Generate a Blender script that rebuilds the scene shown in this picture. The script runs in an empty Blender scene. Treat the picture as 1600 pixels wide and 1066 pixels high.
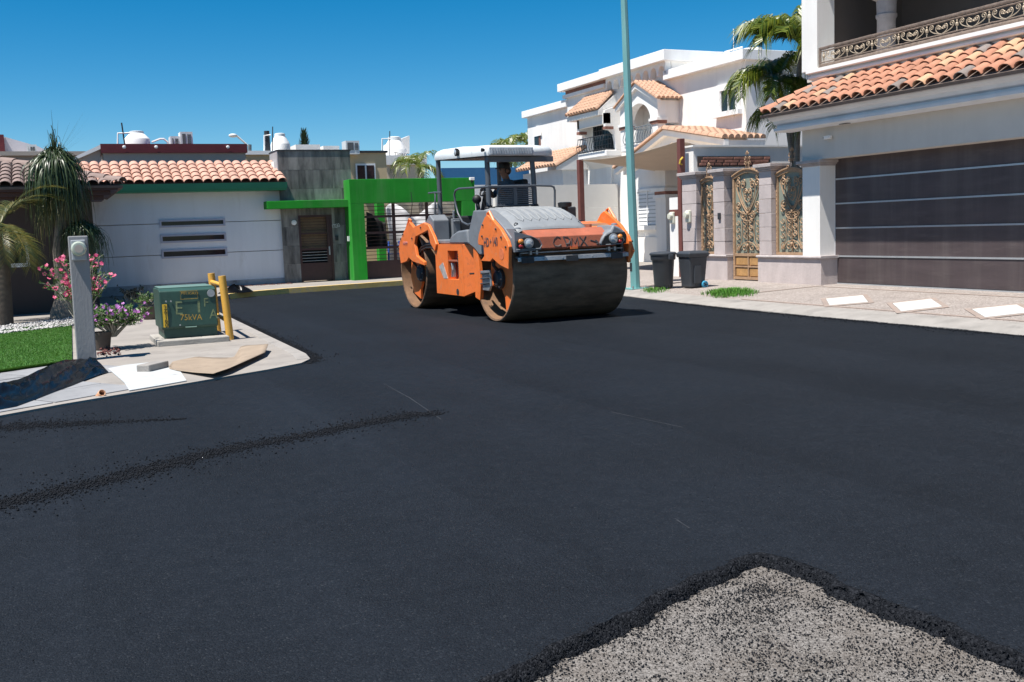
import bpy, bmesh, math, random
import numpy as np
from mathutils import Vector, Matrix

random.seed(7); rng = np.random.default_rng(7)
S = bpy.context.scene
COL = S.collection
PI = math.pi
rad = math.radians

# ------------------------------------------------------------------ camera, sky, sun, exposure
# World axes follow the street grid: +Y runs up the street, +X towards the garages on the right.
EYE, YAW, PITCH, ROLL, FPX = 1.42, rad(24.56), rad(6.44), rad(2.137), 1566.3
Fv = Vector((math.sin(YAW)*math.cos(PITCH), math.cos(YAW)*math.cos(PITCH), -math.sin(PITCH)))
R0 = Vector((math.cos(YAW), -math.sin(YAW), 0)); U0 = R0.cross(Fv)
Rv = math.cos(ROLL)*R0 - math.sin(ROLL)*U0
Uv = math.sin(ROLL)*R0 + math.cos(ROLL)*U0
cam_d = bpy.data.cameras.new('camera'); cam = bpy.data.objects.new('camera', cam_d); COL.objects.link(cam)
cam_d.sensor_width = 36; cam_d.lens = 36*FPX/1600; cam_d.clip_start = .05; cam_d.clip_end = 2000
cam.matrix_world = Matrix(((Rv.x, Uv.x, -Fv.x, 0), (Rv.y, Uv.y, -Fv.y, 0), (Rv.z, Uv.z, -Fv.z, EYE), (0, 0, 0, 1)))
S.camera = cam
SUN_EL, SUN_H = rad(66.5), Vector((.962, .275, 0)).normalized()      # SUN_H: horizontal travel of the light
W = bpy.data.worlds.new('World'); S.world = W; W.use_nodes = True
nt = W.node_tree; nt.nodes.clear()
sky = nt.nodes.new('ShaderNodeTexSky'); sky.sky_type = 'NISHITA'; sky.sun_disc = False
sky.sun_elevation = SUN_EL; sky.sun_rotation = math.atan2(-SUN_H.x, -SUN_H.y) % (2*PI)
sky.air_density = .8; sky.dust_density = 0.; sky.ozone_density = 4.0
hs = nt.nodes.new('ShaderNodeHueSaturation'); hs.inputs['Saturation'].default_value = 1.45; hs.inputs['Hue'].default_value = .49
bg = nt.nodes.new('ShaderNodeBackground'); bg.inputs['Strength'].default_value = .07
wo = nt.nodes.new('ShaderNodeOutputWorld')
nt.links.new(sky.outputs[0], hs.inputs['Color']); nt.links.new(hs.outputs[0], bg.inputs[0]); nt.links.new(bg.outputs[0], wo.inputs[0])
sl = bpy.data.lights.new('sun', 'SUN'); sl.energy = 5.0; sl.angle = rad(.5); sl.color = (1, .955, .89)
so = bpy.data.objects.new('sun', sl); COL.objects.link(so)
sd = Vector((SUN_H.x*math.cos(SUN_EL), SUN_H.y*math.cos(SUN_EL), -math.sin(SUN_EL)))
so.rotation_euler = sd.to_track_quat('-Z', 'Y').to_euler(); so.location = (-20, -10, 40)
vs = S.view_settings; vs.view_transform = 'Standard'; vs.look = 'None'; vs.gamma = 1; vs.exposure = .72; vs.use_curve_mapping = False

# ------------------------------------------------------------------ pixel directions met with a known plane
def _ray(x, y): return Fv*FPX + Rv*(x-800) - Uv*(y-533)
def onz(x, y, z=0.): d = _ray(x, y); t = (z-EYE)/d.z; return Vector((d.x*t, d.y*t, z))
def onx(x, y, X): d = _ray(x, y); t = X/d.x; return Vector((X, d.y*t, EYE+d.z*t))
def proj(p): d = Vector(p)-Vector((0, 0, EYE)); z = d.dot(Fv); return 800+FPX*d.dot(Rv)/z, 533-FPX*d.dot(Uv)/z
def ony(x, y, Y): d = _ray(x, y); t = Y/d.y; return Vector((d.x*t, Y, EYE+d.z*t))

# ------------------------------------------------------------------ materials
MATS = {}
def mat(name, col, rough=.6, var=.12, scale=3., bump=0., bscale=60., metal=0., spec=.5, rnd=0., stain=None, stain_amt=.5, stain_scale=2., coat=0., stretch=None, col2=None, trans=0., streak=0., grime=0.):
    """base colour varied by two noises (+ per-object random), optional stain colour, fine bump"""
    if name in MATS: return MATS[name]
    m = bpy.data.materials.new(name); MATS[name] = m; m.use_nodes = True
    n = m.node_tree; N = n.nodes; L = n.links; p = N['Principled BSDF']
    tc = N.new('ShaderNodeTexCoord'); vec = tc.outputs['Object']
    if stretch:
        mp = N.new('ShaderNodeMapping'); mp.inputs['Scale'].default_value = stretch; L.new(vec, mp.inputs[0]); vec = mp.outputs[0]
    if rnd:
        oi = N.new('ShaderNodeObjectInfo')
        ad = N.new('ShaderNodeVectorMath'); ad.operation = 'MULTIPLY_ADD'
        L.new(oi.outputs['Random'], ad.inputs[0]); ad.inputs[1].default_value = (37, 53, 71); L.new(vec, ad.inputs[2]); vec = ad.outputs[0]
    nz = N.new('ShaderNodeTexNoise'); nz.inputs['Scale'].default_value = scale; nz.inputs['Detail'].default_value = 7; nz.inputs['Roughness'].default_value = .62
    L.new(vec, nz.inputs['Vector'])
    cr = N.new('ShaderNodeValToRGB'); cr.color_ramp.elements[0].position = .28; cr.color_ramp.elements[1].position = .72
    c0 = [max(0, c*(1-var)) for c in col]; c1 = list(col2) if col2 else [min(1, c*(1+var)) for c in col]
    cr.color_ramp.elements[0].color = (*c0, 1); cr.color_ramp.elements[1].color = (*c1, 1)
    L.new(nz.outputs['Fac'], cr.inputs[0]); out = cr.outputs[0]
    if stain:
        n2 = N.new('ShaderNodeTexNoise'); n2.inputs['Scale'].default_value = stain_scale; n2.inputs['Detail'].default_value = 9; n2.inputs['Roughness'].default_value = .7
        L.new(vec, n2.inputs['Vector'])
        r2 = N.new('ShaderNodeValToRGB'); r2.color_ramp.elements[0].position = 1-stain_amt-.02; r2.color_ramp.elements[1].position = 1-stain_amt+.16
        L.new(n2.outputs['Fac'], r2.inputs[0])
        mx = N.new('ShaderNodeMix'); mx.data_type = 'RGBA'; L.new(r2.outputs[0], mx.inputs['Factor']); L.new(out, mx.inputs[6]); mx.inputs[7].default_value = (*stain, 1); out = mx.outputs[2]
    for amt, sc_, lo, hi, dk_ in ((streak, (2.6, 2.6, .16), .46, .74, (.30, .27, .24)), (grime, (9, 9, 9), .54, .70, (.09, .065, .05))):
        if amt:
            mg = N.new('ShaderNodeMapping'); mg.inputs['Scale'].default_value = sc_; mg.inputs['Location'].default_value = (3.1, 1.7, .9); L.new(tc.outputs['Object'], mg.inputs[0])
            ng = N.new('ShaderNodeTexNoise'); ng.inputs['Scale'].default_value = 1.; ng.inputs['Detail'].default_value = 8; ng.inputs['Roughness'].default_value = .68; L.new(mg.outputs[0], ng.inputs['Vector'])
            rg = N.new('ShaderNodeMapRange'); rg.inputs['From Min'].default_value = lo; rg.inputs['From Max'].default_value = hi; rg.inputs['To Max'].default_value = amt; L.new(ng.outputs['Fac'], rg.inputs['Value'])
            gm = N.new('ShaderNodeMix'); gm.data_type = 'RGBA'; L.new(rg.outputs[0], gm.inputs['Factor']); L.new(out, gm.inputs[6]); gm.inputs[7].default_value = (*[c*.35+d*.65 for c, d in zip(col, dk_)], 1); out = gm.outputs[2]
    if rnd:
        hv = N.new('ShaderNodeHueSaturation'); mr = N.new('ShaderNodeMapRange'); mr.inputs['To Min'].default_value = 1-rnd; mr.inputs['To Max'].default_value = 1+rnd
        L.new(oi.outputs['Random'], mr.inputs['Value']); L.new(mr.outputs[0], hv.inputs['Value']); L.new(out, hv.inputs['Color']); out = hv.outputs[0]
    L.new(out, p.inputs['Base Color'])
    p.inputs['Roughness'].default_value = rough; p.inputs['Metallic'].default_value = metal; p.inputs['Specular IOR Level'].default_value = spec
    if coat: p.inputs['Coat Weight'].default_value = coat; p.inputs['Coat Roughness'].default_value = .15
    if trans:
        p.inputs['Transmission Weight'].default_value = trans
    if bump:
        nb = N.new('ShaderNodeTexNoise'); nb.inputs['Scale'].default_value = bscale; nb.inputs['Detail'].default_value = 4
        L.new(vec, nb.inputs['Vector'])
        bp = N.new('ShaderNodeBump'); bp.inputs['Strength'].default_value = bump; bp.inputs['Distance'].default_value = .01
        L.new(nb.outputs['Fac'], bp.inputs['Height']); L.new(bp.outputs[0], p.inputs['Normal'])
    return m

def leafmat(name, col, col2, rough=.45, trans=.25):
    if name in MATS: return MATS[name]
    m = bpy.data.materials.new(name); MATS[name] = m; m.use_nodes = True
    n = m.node_tree; N = n.nodes; L = n.links; p = N['Principled BSDF']; o = N['Material Output']
    g = N.new('ShaderNodeNewGeometry'); cr = N.new('ShaderNodeValToRGB')
    cr.color_ramp.elements[0].color = (*col, 1); cr.color_ramp.elements[1].color = (*col2, 1)
    L.new(g.outputs['Random Per Island'], cr.inputs[0]); L.new(cr.outputs[0], p.inputs['Base Color'])
    p.inputs['Roughness'].default_value = rough
    t = N.new('ShaderNodeBsdfTranslucent'); L.new(cr.outputs[0], t.inputs[0])
    ms = N.new('ShaderNodeMixShader'); ms.inputs[0].default_value = trans
    L.new(p.outputs[0], ms.inputs[1]); L.new(t.outputs[0], ms.inputs[2]); L.new(ms.outputs[0], o.inputs[0])
    return m

def asphalt_mat():
    m = bpy.data.materials.new('asphalt'); MATS['asphalt'] = m; m.use_nodes = True
    N = m.node_tree.nodes; L = m.node_tree.links; p = N['Principled BSDF']
    tc = N.new('ShaderNodeTexCoord'); v = tc.outputs['Object']
    vo = N.new('ShaderNodeTexVoronoi'); vo.inputs['Scale'].default_value = 150; L.new(v, vo.inputs['Vector'])
    cr = N.new('ShaderNodeValToRGB'); e = cr.color_ramp.elements
    e[0].position = 0; e[0].color = (.0072, .0092, .0128, 1); e[1].position = 1; e[1].color = (.0185, .0225, .029, 1)
    k = e.new(.9); k.color = (.0122, .0152, .0205, 1)
    sp = N.new('ShaderNodeSeparateColor'); L.new(vo.outputs['Color'], sp.inputs[0]); L.new(sp.outputs[0], cr.inputs[0])
    # sparse pale stones
    r3 = N.new('ShaderNodeValToRGB'); r3.color_ramp.elements[0].position = .985; r3.color_ramp.elements[1].position = .992; L.new(sp.outputs[1], r3.inputs[0])
    mx0 = N.new('ShaderNodeMix'); mx0.data_type = 'RGBA'; L.new(r3.outputs[0], mx0.inputs['Factor']); L.new(cr.outputs[0], mx0.inputs[6]); mx0.inputs[7].default_value = (.026, .029, .034, 1)
    # broad patches and long roller passes
    mp = N.new('ShaderNodeMapping'); mp.inputs['Scale'].default_value = (1.1, .18, 1); L.new(v, mp.inputs[0])
    n1 = N.new('ShaderNodeTexNoise'); n1.inputs['Scale'].default_value = 1.1; n1.inputs['Detail'].default_value = 6; L.new(mp.outputs[0], n1.inputs['Vector'])
    n2 = N.new('ShaderNodeTexNoise'); n2.inputs['Scale'].default_value = 9; n2.inputs['Detail'].default_value = 5; L.new(v, n2.inputs['Vector'])
    wv = N.new('ShaderNodeTexWave'); wv.wave_type = 'BANDS'; wv.bands_direction = 'X'; wv.wave_profile = 'SAW'; wv.inputs['Scale'].default_value = .165; wv.inputs['Distortion'].default_value = .5; wv.inputs['Detail'].default_value = 3; wv.inputs['Detail Scale'].default_value = .6; L.new(v, wv.inputs['Vector'])
    wm = N.new('ShaderNodeMath'); wm.operation = 'MULTIPLY_ADD'; wm.inputs[1].default_value = .22; L.new(wv.outputs['Fac'], wm.inputs[0]); L.new(n1.outputs['Fac'], wm.inputs[2])
    ma = N.new('ShaderNodeMath'); ma.operation = 'ADD'; L.new(wm.outputs[0], ma.inputs[0]); L.new(n2.outputs['Fac'], ma.inputs[1])
    mr = N.new('ShaderNodeMapRange'); mr.inputs['From Min'].default_value = .75; mr.inputs['From Max'].default_value = 1.47; mr.inputs['To Min'].default_value = .8; mr.inputs['To Max'].default_value = 1.2; L.new(ma.outputs[0], mr.inputs['Value'])
    hv = N.new('ShaderNodeHueSaturation'); L.new(mr.outputs[0], hv.inputs['Value']); L.new(mx0.outputs[2], hv.inputs['Color']); L.new(hv.outputs[0], p.inputs['Base Color'])
    rr = N.new('ShaderNodeMapRange'); rr.inputs['To Min'].default_value = .62; rr.inputs['To Max'].default_value = .8; L.new(n2.outputs['Fac'], rr.inputs['Value']); L.new(rr.outputs[0], p.inputs['Roughness'])
    p.inputs['Specular IOR Level'].default_value = .11
    bp = N.new('ShaderNodeBump'); bp.inputs['Strength'].default_value = .75; bp.inputs['Distance'].default_value = .006; bp.invert = True
    L.new(vo.outputs['Distance'], bp.inputs['Height'])
    # coarse and tight patches of the mat
    n4 = N.new('ShaderNodeTexNoise'); n4.inputs['Scale'].default_value = .9; n4.inputs['Detail'].default_value = 5; L.new(v, n4.inputs['Vector'])
    m4 = N.new('ShaderNodeMapRange'); m4.inputs['From Min'].default_value = .35; m4.inputs['From Max'].default_value = .65; m4.inputs['To Min'].default_value = .35; m4.inputs['To Max'].default_value = 1.; L.new(n4.outputs['Fac'], m4.inputs['Value']); L.new(m4.outputs[0], bp.inputs['Strength'])
    b2 = N.new('ShaderNodeBump'); b2.inputs['Strength'].default_value = .3; b2.inputs['Distance'].default_value = .03; L.new(n2.outputs['Fac'], b2.inputs['Height']); L.new(bp.outputs[0], b2.inputs['Normal'])
    L.new(b2.outputs[0], p.inputs['Normal'])
    return m

def pebble_mat(name, ca, cb, cc, scale=60, rough=.85, bump=.5, stain=(.1, .09, .085), stain_amt=.35, spec=.3):
    """exposed aggregate / worn concrete: voronoi stones of mixed colour, stained patches"""
    m = bpy.data.materials.new(name); MATS[name] = m; m.use_nodes = True
    N = m.node_tree.nodes; L = m.node_tree.links; p = N['Principled BSDF']
    tc = N.new('ShaderNodeTexCoord'); v = tc.outputs['Object']
    vo = N.new('ShaderNodeTexVoronoi'); vo.inputs['Scale'].default_value = scale; L.new(v, vo.inputs['Vector'])
    sp = N.new('ShaderNodeSeparateColor'); L.new(vo.outputs['Color'], sp.inputs[0])
    cr = N.new('ShaderNodeValToRGB'); e = cr.color_ramp.elements; e[0].color = (*ca, 1); e[1].color = (*cc, 1); k = e.new(.55); k.color = (*cb, 1)
    L.new(sp.outputs[0], cr.inputs[0])
    n2 = N.new('ShaderNodeTexNoise'); n2.inputs['Scale'].default_value = 2.2; n2.inputs['Detail'].default_value = 10; n2.inputs['Roughness'].default_value = .72; L.new(v, n2.inputs['Vector'])
    r2 = N.new('ShaderNodeValToRGB'); r2.color_ramp.elements[0].position = 1-stain_amt-.1; r2.color_ramp.elements[1].position = 1-stain_amt+.25; L.new(n2.outputs['Fac'], r2.inputs[0])
    sc = N.new('ShaderNodeMath'); sc.operation = 'MULTIPLY'; sc.inputs[1].default_value = .75; L.new(r2.outputs[0], sc.inputs[0])
    mx = N.new('ShaderNodeMix'); mx.data_type = 'RGBA'; L.new(sc.outputs[0], mx.inputs['Factor']); L.new(cr.outputs[0], mx.inputs[6]); mx.inputs[7].default_value = (*stain, 1)
    L.new(mx.outputs[2], p.inputs['Base Color']); p.inputs['Roughness'].default_value = rough; p.inputs['Specular IOR Level'].default_value = spec
    bp = N.new('ShaderNodeBump'); bp.inputs['Strength'].default_value = bump; bp.inputs['Distance'].default_value = .006; bp.invert = True; L.new(vo.outputs['Distance'], bp.inputs['Height']); L.new(bp.outputs[0], p.inputs['Normal'])
    return m

def glassmat(name, col=(.02, .03, .035), rough=.06):
    if name in MATS: return MATS[name]
    m = mat(name, col, rough, .2, 2, spec=.25); return m

# ------------------------------------------------------------------ mesh building
SMALL = {'bolts', 'spray_nozzle', 'scraper_blade', 'hydraulic_hose', 'locker_seal', 'visor_ridge', 'step_rung', 'wheel_spoke', 'sprayed_lettering', 'scrollwork', 'crest', 'foliage', 'fronds', 'blossoms', 'rivets', 'balusters', 'small_tiles', 'grille', 'corbels', 'leaves', 'stencil'}
class B:
    def __init__(s): s.v = []; s.f = []
    def add(s, vs, fs):
        o = len(s.v); s.v += [tuple(p) for p in vs]; s.f += [tuple(i+o for i in f) for f in fs]; return s
    def box(s, x0, x1, y0, y1, z0, z1):
        return s.add([(x0,y0,z0),(x1,y0,z0),(x1,y1,z0),(x0,y1,z0),(x0,y0,z1),(x1,y0,z1),(x1,y1,z1),(x0,y1,z1)],
                     [(3,2,1,0),(4,5,6,7),(0,1,5,4),(1,2,6,5),(2,3,7,6),(3,0,4,7)])
    def prism(s, poly, vec):
        n = len(poly); q = [Vector(p) for p in poly]; w = Vector(vec)
        return s.add([*q, *[p+w for p in q]], [tuple(range(n))[::-1], tuple(range(n, 2*n))] + [(i, (i+1) % n, (i+1) % n+n, i+n) for i in range(n)])
    def quad(s, *p): return s.add(p, [tuple(range(len(p)))])
    def tube(s, pts, r=.02, n=8, r1=None, caps=True, closed=False, flat=1.):
        P = [Vector(p) for p in pts]; m = len(P); up = None; vs = []; rs = r if isinstance(r, (list, tuple)) else None
        for i, p in enumerate(P):
            a = P[i-1] if (i or closed) else p; b = P[(i+1) % m] if (i < m-1 or closed) else p
            t = (b-a).normalized() if (b-a).length > 1e-9 else Vector((0, 0, 1))
            if up is None:
                up = Vector((0, 0, 1)) if abs(t.z) < .9 else Vector((1, 0, 0))
            u = (up - t*up.dot(t)); u = u.normalized() if u.length > 1e-6 else t.orthogonal().normalized(); up = u; w = t.cross(u)
            rr = rs[i] if rs else (r if r1 is None else r+(r1-r)*i/max(1, m-1))
            for k in range(n):
                an = 2*PI*(k+.5)/n; vs.append(p + u*math.cos(an)*rr + w*math.sin(an)*rr*flat)
        fs = []
        for i in range(m if closed else m-1):
            j = (i+1) % m
            for k in range(n): fs.append((i*n+k, i*n+(k+1) % n, j*n+(k+1) % n, j*n+k))
        if caps and not closed: fs += [tuple(range(n))[::-1], tuple(range((m-1)*n, m*n))]
        return s.add(vs, fs)
    def lathe(s, prof, c, n=24, axis='z', cap=True):
        c = Vector(c); vs = []; fs = []
        for (r, h) in prof:
            for k in range(n):
                a = 2*PI*k/n; x, y = r*math.cos(a), r*math.sin(a)
                vs.append(c + (Vector((x, y, h)) if axis == 'z' else Vector((h, x, y)) if axis == 'x' else Vector((x, h, y))))
        m = len(prof)
        for i in range(m-1):
            for k in range(n): fs.append((i*n+k, i*n+(k+1) % n, (i+1)*n+(k+1) % n, (i+1)*n+k))
        if cap: fs += [tuple(range(n))[::-1], tuple(range((m-1)*n, m*n))]
        return s.add(vs, fs)
    def ball(s, c, r, n=10, sz=1.):
        prof = [(max(.001, r*math.sin(PI*i/n)), -r*sz*math.cos(PI*i/n)) for i in range(n+1)]
        return s.lathe(prof, c, 2*n, cap=True)
    def grid(s, fn, nu, nv):
        vs = [fn(i/nu, j/nv) for j in range(nv+1) for i in range(nu+1)]; w = nu+1
        return s.add(vs, [(j*w+i, j*w+i+1, (j+1)*w+i+1, (j+1)*w+i) for j in range(nv) for i in range(nu)])
    def mesh(s, name, fix=True):
        me = bpy.data.meshes.new(name); me.from_pydata(s.v, [], s.f)
        if fix:
            bm = bmesh.new(); bm.from_mesh(me); bmesh.ops.recalc_face_normals(bm, faces=bm.faces); bm.to_mesh(me); bm.free()
        me.update(); return me
    def build(s, name, m, parent=None, smooth=None, bevel=0., fix=True, solid=0., label=None, kind=None, cat=None, group=None, sub=0):
        o = worg(parent)
        if o.length: s.v = [(x-o.x, y-o.y, z-o.z) for x, y, z in s.v]
        me = s.mesh(name, fix)
        me.materials.append(m)
        if smooth is not None:
            me.polygons.foreach_set('use_smooth', [True]*len(me.polygons)); me.set_sharp_from_angle(angle=rad(smooth))
        ob = bpy.data.objects.new(name, me); COL.objects.link(ob); ob.parent = parent
        if solid:
            md = ob.modifiers.new('solid', 'SOLIDIFY'); md.thickness = solid; md.offset = 0
        if sub:
            md = ob.modifiers.new('sub', 'SUBSURF'); md.levels = sub; md.render_levels = sub
        if bevel:
            md = ob.modifiers.new('bevel', 'BEVEL'); md.width = bevel; md.segments = 2; md.limit_method = 'ANGLE'; md.angle_limit = rad(35)
        if name in SMALL and not kind: kind = 'stuff'
        tag(ob, label, cat, group, kind)
        return ob

def worg(p):
    v = Vector((0, 0, 0))
    while p is not None: v = v + p.location; p = p.parent
    return v
def tag(o, label=None, cat=None, group=None, kind=None):
    if label: o['label'] = label
    if cat: o['category'] = cat
    if group: o['group'] = group
    if kind: o['kind'] = kind
    return o
def thing(name, label, cat, loc=(0, 0, 0), group=None):
    o = bpy.data.objects.new(name, None); COL.objects.link(o); o.location = loc; o.empty_display_size = .2
    return tag(o, label, cat, group)
def inst(name, me, parent, loc, rot=(0, 0, 0), scale=None):
    o = bpy.data.objects.new(name, me); COL.objects.link(o); o.parent = parent
    o.location = Vector(loc)-worg(parent); o.rotation_euler = rot
    if scale: o.scale = scale
    return o
def bx(name, m, parent, x0, x1, y0, y1, z0, z1, bevel=0., **k):
    return B().box(min(x0, x1), max(x0, x1), min(y0, y1), max(y0, y1), min(z0, z1), max(z0, z1)).build(name, m, parent, bevel=bevel, **k)
def text(name, s, m, parent, origin, xdir, ydir, size, ex=.002, align='LEFT', sx=1., label=None, bold=0.):
    """lettering as a thin mesh: baseline along xdir, up along ydir"""
    cu = bpy.data.curves.new(name, 'FONT'); cu.body = s; cu.size = size; cu.extrude = ex; cu.align_x = align; cu.resolution_u = 2; cu.offset = bold
    t = bpy.data.objects.new(name, cu); COL.objects.link(t); bpy.context.view_layer.update()
    me = bpy.data.meshes.new_from_object(t.evaluated_get(bpy.context.evaluated_depsgraph_get())); bpy.data.objects.remove(t)
    X = Vector(xdir).normalized(); Y = Vector(ydir).normalized(); Z = X.cross(Y); o = Vector(origin)-worg(parent)
    me.transform(Matrix(((X.x*sx, Y.x, Z.x, o.x), (X.y*sx, Y.y, Z.y, o.y), (X.z*sx, Y.z, Z.z, o.z), (0, 0, 0, 1))))
    me.materials.clear(); me.materials.append(m); me.name = name
    ob = bpy.data.objects.new(name, me); COL.objects.link(ob); ob.parent = parent
    return tag(ob, label)
def spiral(c, r0, r1, a0, a1, n=14):
    return [(c[0]+(r0+(r1-r0)*i/n)*math.cos(a0+(a1-a0)*i/n), c[1]+(r0+(r1-r0)*i/n)*math.sin(a0+(a1-a0)*i/n)) for i in range(n+1)]
def scroll(p0, p1, r, inward=1, down=False, turns=1.35, n=8, ctrl=None):
    """2-D iron scroll: sweeps from p0 to p1, then curls; inward = +1 curls towards -x, -1 towards +x"""
    c = ctrl or (p1[0], (p0[1]+p1[1])/2); pts = []
    for i in range(n):
        t = i/n; pts.append(((1-t)**2*p0[0]+2*t*(1-t)*c[0]+t*t*p1[0], (1-t)**2*p0[1]+2*t*(1-t)*c[1]+t*t*p1[1]))
    cen = (p1[0]-inward*r, p1[1]); sgn = -1 if down else 1
    a0 = 0 if inward > 0 else PI; a1 = a0 + inward*sgn*turns*2*PI
    return pts + spiral(cen, r, r*.18, a0, a1, 16)
# ------------------------------------------------------------------ material palette
M_as = asphalt_mat()
M_loose = pebble_mat('loose_asphalt', (.006, .007, .009), (.011, .012, .015), (.026, .028, .033), 130, .9, 1., (.006, .006, .008), .3, .06)
M_old = pebble_mat('old_pavement', (.075, .068, .062), (.165, .150, .138), (.245, .228, .212), 150, .92, .5, (.105, .084, .066), .44)
M_conc = mat('concrete', (.30, .285, .265), .9, .16, 2.5, .35, 90, stain=(.27, .25, .235), stain_amt=.42)
M_walk = mat('sidewalk_concrete', (.275, .25, .225), .9, .14, 1.6, .3, 70, stain=(.20, .18, .165), stain_amt=.45)
M_kerb = mat('kerb_concrete', (.28, .26, .24), .92, .2, 3, .5, 50, stain=(.17, .16, .15), stain_amt=.42)
M_aggr = pebble_mat('exposed_aggregate', (.20, .17, .155), (.30, .26, .235), (.42, .375, .345), 60, .9, .6, (.17, .145, .13), .42)
M_terr = mat('terracotta_band', (.30, .235, .20), .85, .18, 5, .3, 60, stain=(.24, .20, .18), stain_amt=.45)
M_chalk = mat('white_pebble_paint', (.52, .51, .48), .85, .12, 6, .6, 110, stain=(.5, .48, .44), stain_amt=.35)
M_slab = mat('stamped_slab', (.25, .252, .26), .85, .2, 2, .3, 40, rnd=.07, stain=(.15, .15, .155), stain_amt=.44, stain_scale=3)
M_wpaint = mat('white_kerb_paint', (.44, .455, .455), .7, .06, 4, .2, 60, stain=(.28, .27, .265), stain_amt=.4, stain_scale=6)
M_ypaint = mat('yellow_kerb_paint', (.74, .50, .16), .75, .12, 3, .2, 60, stain=(.42, .37, .3), stain_amt=.45, stain_scale=3)
M_earth = mat('earth', (.22, .18, .14), .95, .25, .6)
M_white = mat('white_plaster', (.80, .785, .755), .85, .05, 1.2, .2, 60, streak=.22)
M_whites = mat('white_plaster_trim', (.83, .82, .80), .8, .05, 2, .1, 80, streak=.18)
M_cream = mat('cream_plaster', (.84, .81, .77), .88, .05, 1.1, .18, 70, streak=.2)

ZL = .02                                     # left pavement level
LK = [(-14, .9), (-6, 5.9), (-2.5, 8.05), (-.47, 9.32), (.02, 9.64), (.57, 9.93), (1.09, 10.2), (2.03, 10.71), (2.45, 11.0), (2.62, 11.3), (2.69, 11.8), (2.74, 13.9), (2.81, 16.7), (2.89, 19.9), (3.1, 22.4), (3.41, 23.5)]
FK = [(3.41, 23.5), (3.8, 24.15), (4.34, 24.62), (5.37, 25.05), (6.91, 25.3), (8.53, 25.6), (10.55, 25.9)]
RK = [(10.55, 25.9), (10.45, 20), (10.2, 16.7), (10.05, 15.3), (9.93, 13.9), (9.84, 12.1), (9.86, 10.8), (9.88, 8), (9.95, 4), (10, -7)]
TR = [(2.72, -7), (2.67, 2.08), (2.66, 2.6), (2.61, 3.27), (1.86, 3.03), (1.22, 2.76), (-3, 1.2), (-14, -2.9)]
def resample(P, step):
    out = []
    for (a, b) in zip(P[:-1], P[1:]):
        d = math.dist(a, b); n = max(1, int(d/step))
        out += [(a[0]+(b[0]-a[0])*i/n, a[1]+(b[1]-a[1])*i/n) for i in range(n)]
    return out + [P[-1]]
def wob(i, a): return a*(math.sin(i*.71)+.7*math.sin(i*1.93+1)+.6*math.sin(i*.23+2))

# ground sheet to the horizon
B().quad((-500, -500, -.09), (500, -500, -.09), (500, 500, -.09), (-500, 500, -.09)).build('ground', M_earth, kind='structure')
# worn old pavement where the photographer stands
B().quad((-14, -7, -.045), (3.1, -7, -.045), (3.1, 3.7, -.045), (-14, 3.7, -.045)).build('old_pavement', M_old, kind='structure')
# fresh asphalt mat with crumbling edge
tri = resample([p for p in TR if p[0] > -4 and p[1] > .3] , .03)
tri = [(2.68, .3)] + tri if tri[0][1] > .35 else tri
cen = Vector((1.2, 1.5))
def outdir(i):
    a = Vector(tri[max(0, i-3)]); b = Vector(tri[min(len(tri)-1, i+3)]); t = (b-a).normalized(); return Vector((-t.y, t.x))
edge = []
for i, p in enumerate(tri):
    n = outdir(i); k = .02*math.sin(i*.11)+.014*math.sin(i*.29+1)+.008*math.sin(i*.67+2)+random.gauss(0, .005); edge.append((p[0]+n.x*k-n.x*.085, p[1]+n.y*k-n.y*.085))
top = LK + FK[1:] + RK[1:] + [TR[0]] + edge + [TR[-1]]
b = B(); b.add([(x, y, 0) for x, y in top], [tuple(range(len(top)))])
road = b.build('asphalt_road', M_as, fix=False, kind='structure')
if road.data.polygons[0].normal.z < 0: road.data.flip_normals()
b = B(); rings = []
for j, (off, z, jz) in enumerate([(0, -.0005, 0), (.014, -.004, .004), (.028, -.014, .007), (.045, -.032, .007), (.07, -.062, .004)]):
    rings.append([(e[0]+outdir(i).x*(off+random.gauss(0, .008 if j else 0)), e[1]+outdir(i).y*(off+random.gauss(0, .008 if j else 0)), z+random.gauss(0, jz)) for i, e in enumerate(edge)])
n = len(edge); b.add([p for r in rings for p in r], [(j*n+i, j*n+i+1, (j+1)*n+i+1, (j+1)*n+i) for j in range(4) for i in range(n-1)])
b.build('asphalt_edge', M_loose, smooth=60, kind='structure')

# left pavement block
def sheet(poly, z, name, m, depth=.2, **k):
    return B().prism([(x, y, z-depth) for x, y in poly], (0, 0, depth)).build(name, m, **k)
left_walk = sheet(LK + [(3.41, 28.3), (-16, 28.3), (-16, .9)], ZL, 'sidewalk', M_walk, kind='structure')
far_walk = sheet(FK + [(12.9, 26.3), (12.9, 28.3), (3.41, 28.3)], .12, 'sidewalk', M_walk, kind='structure')
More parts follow.
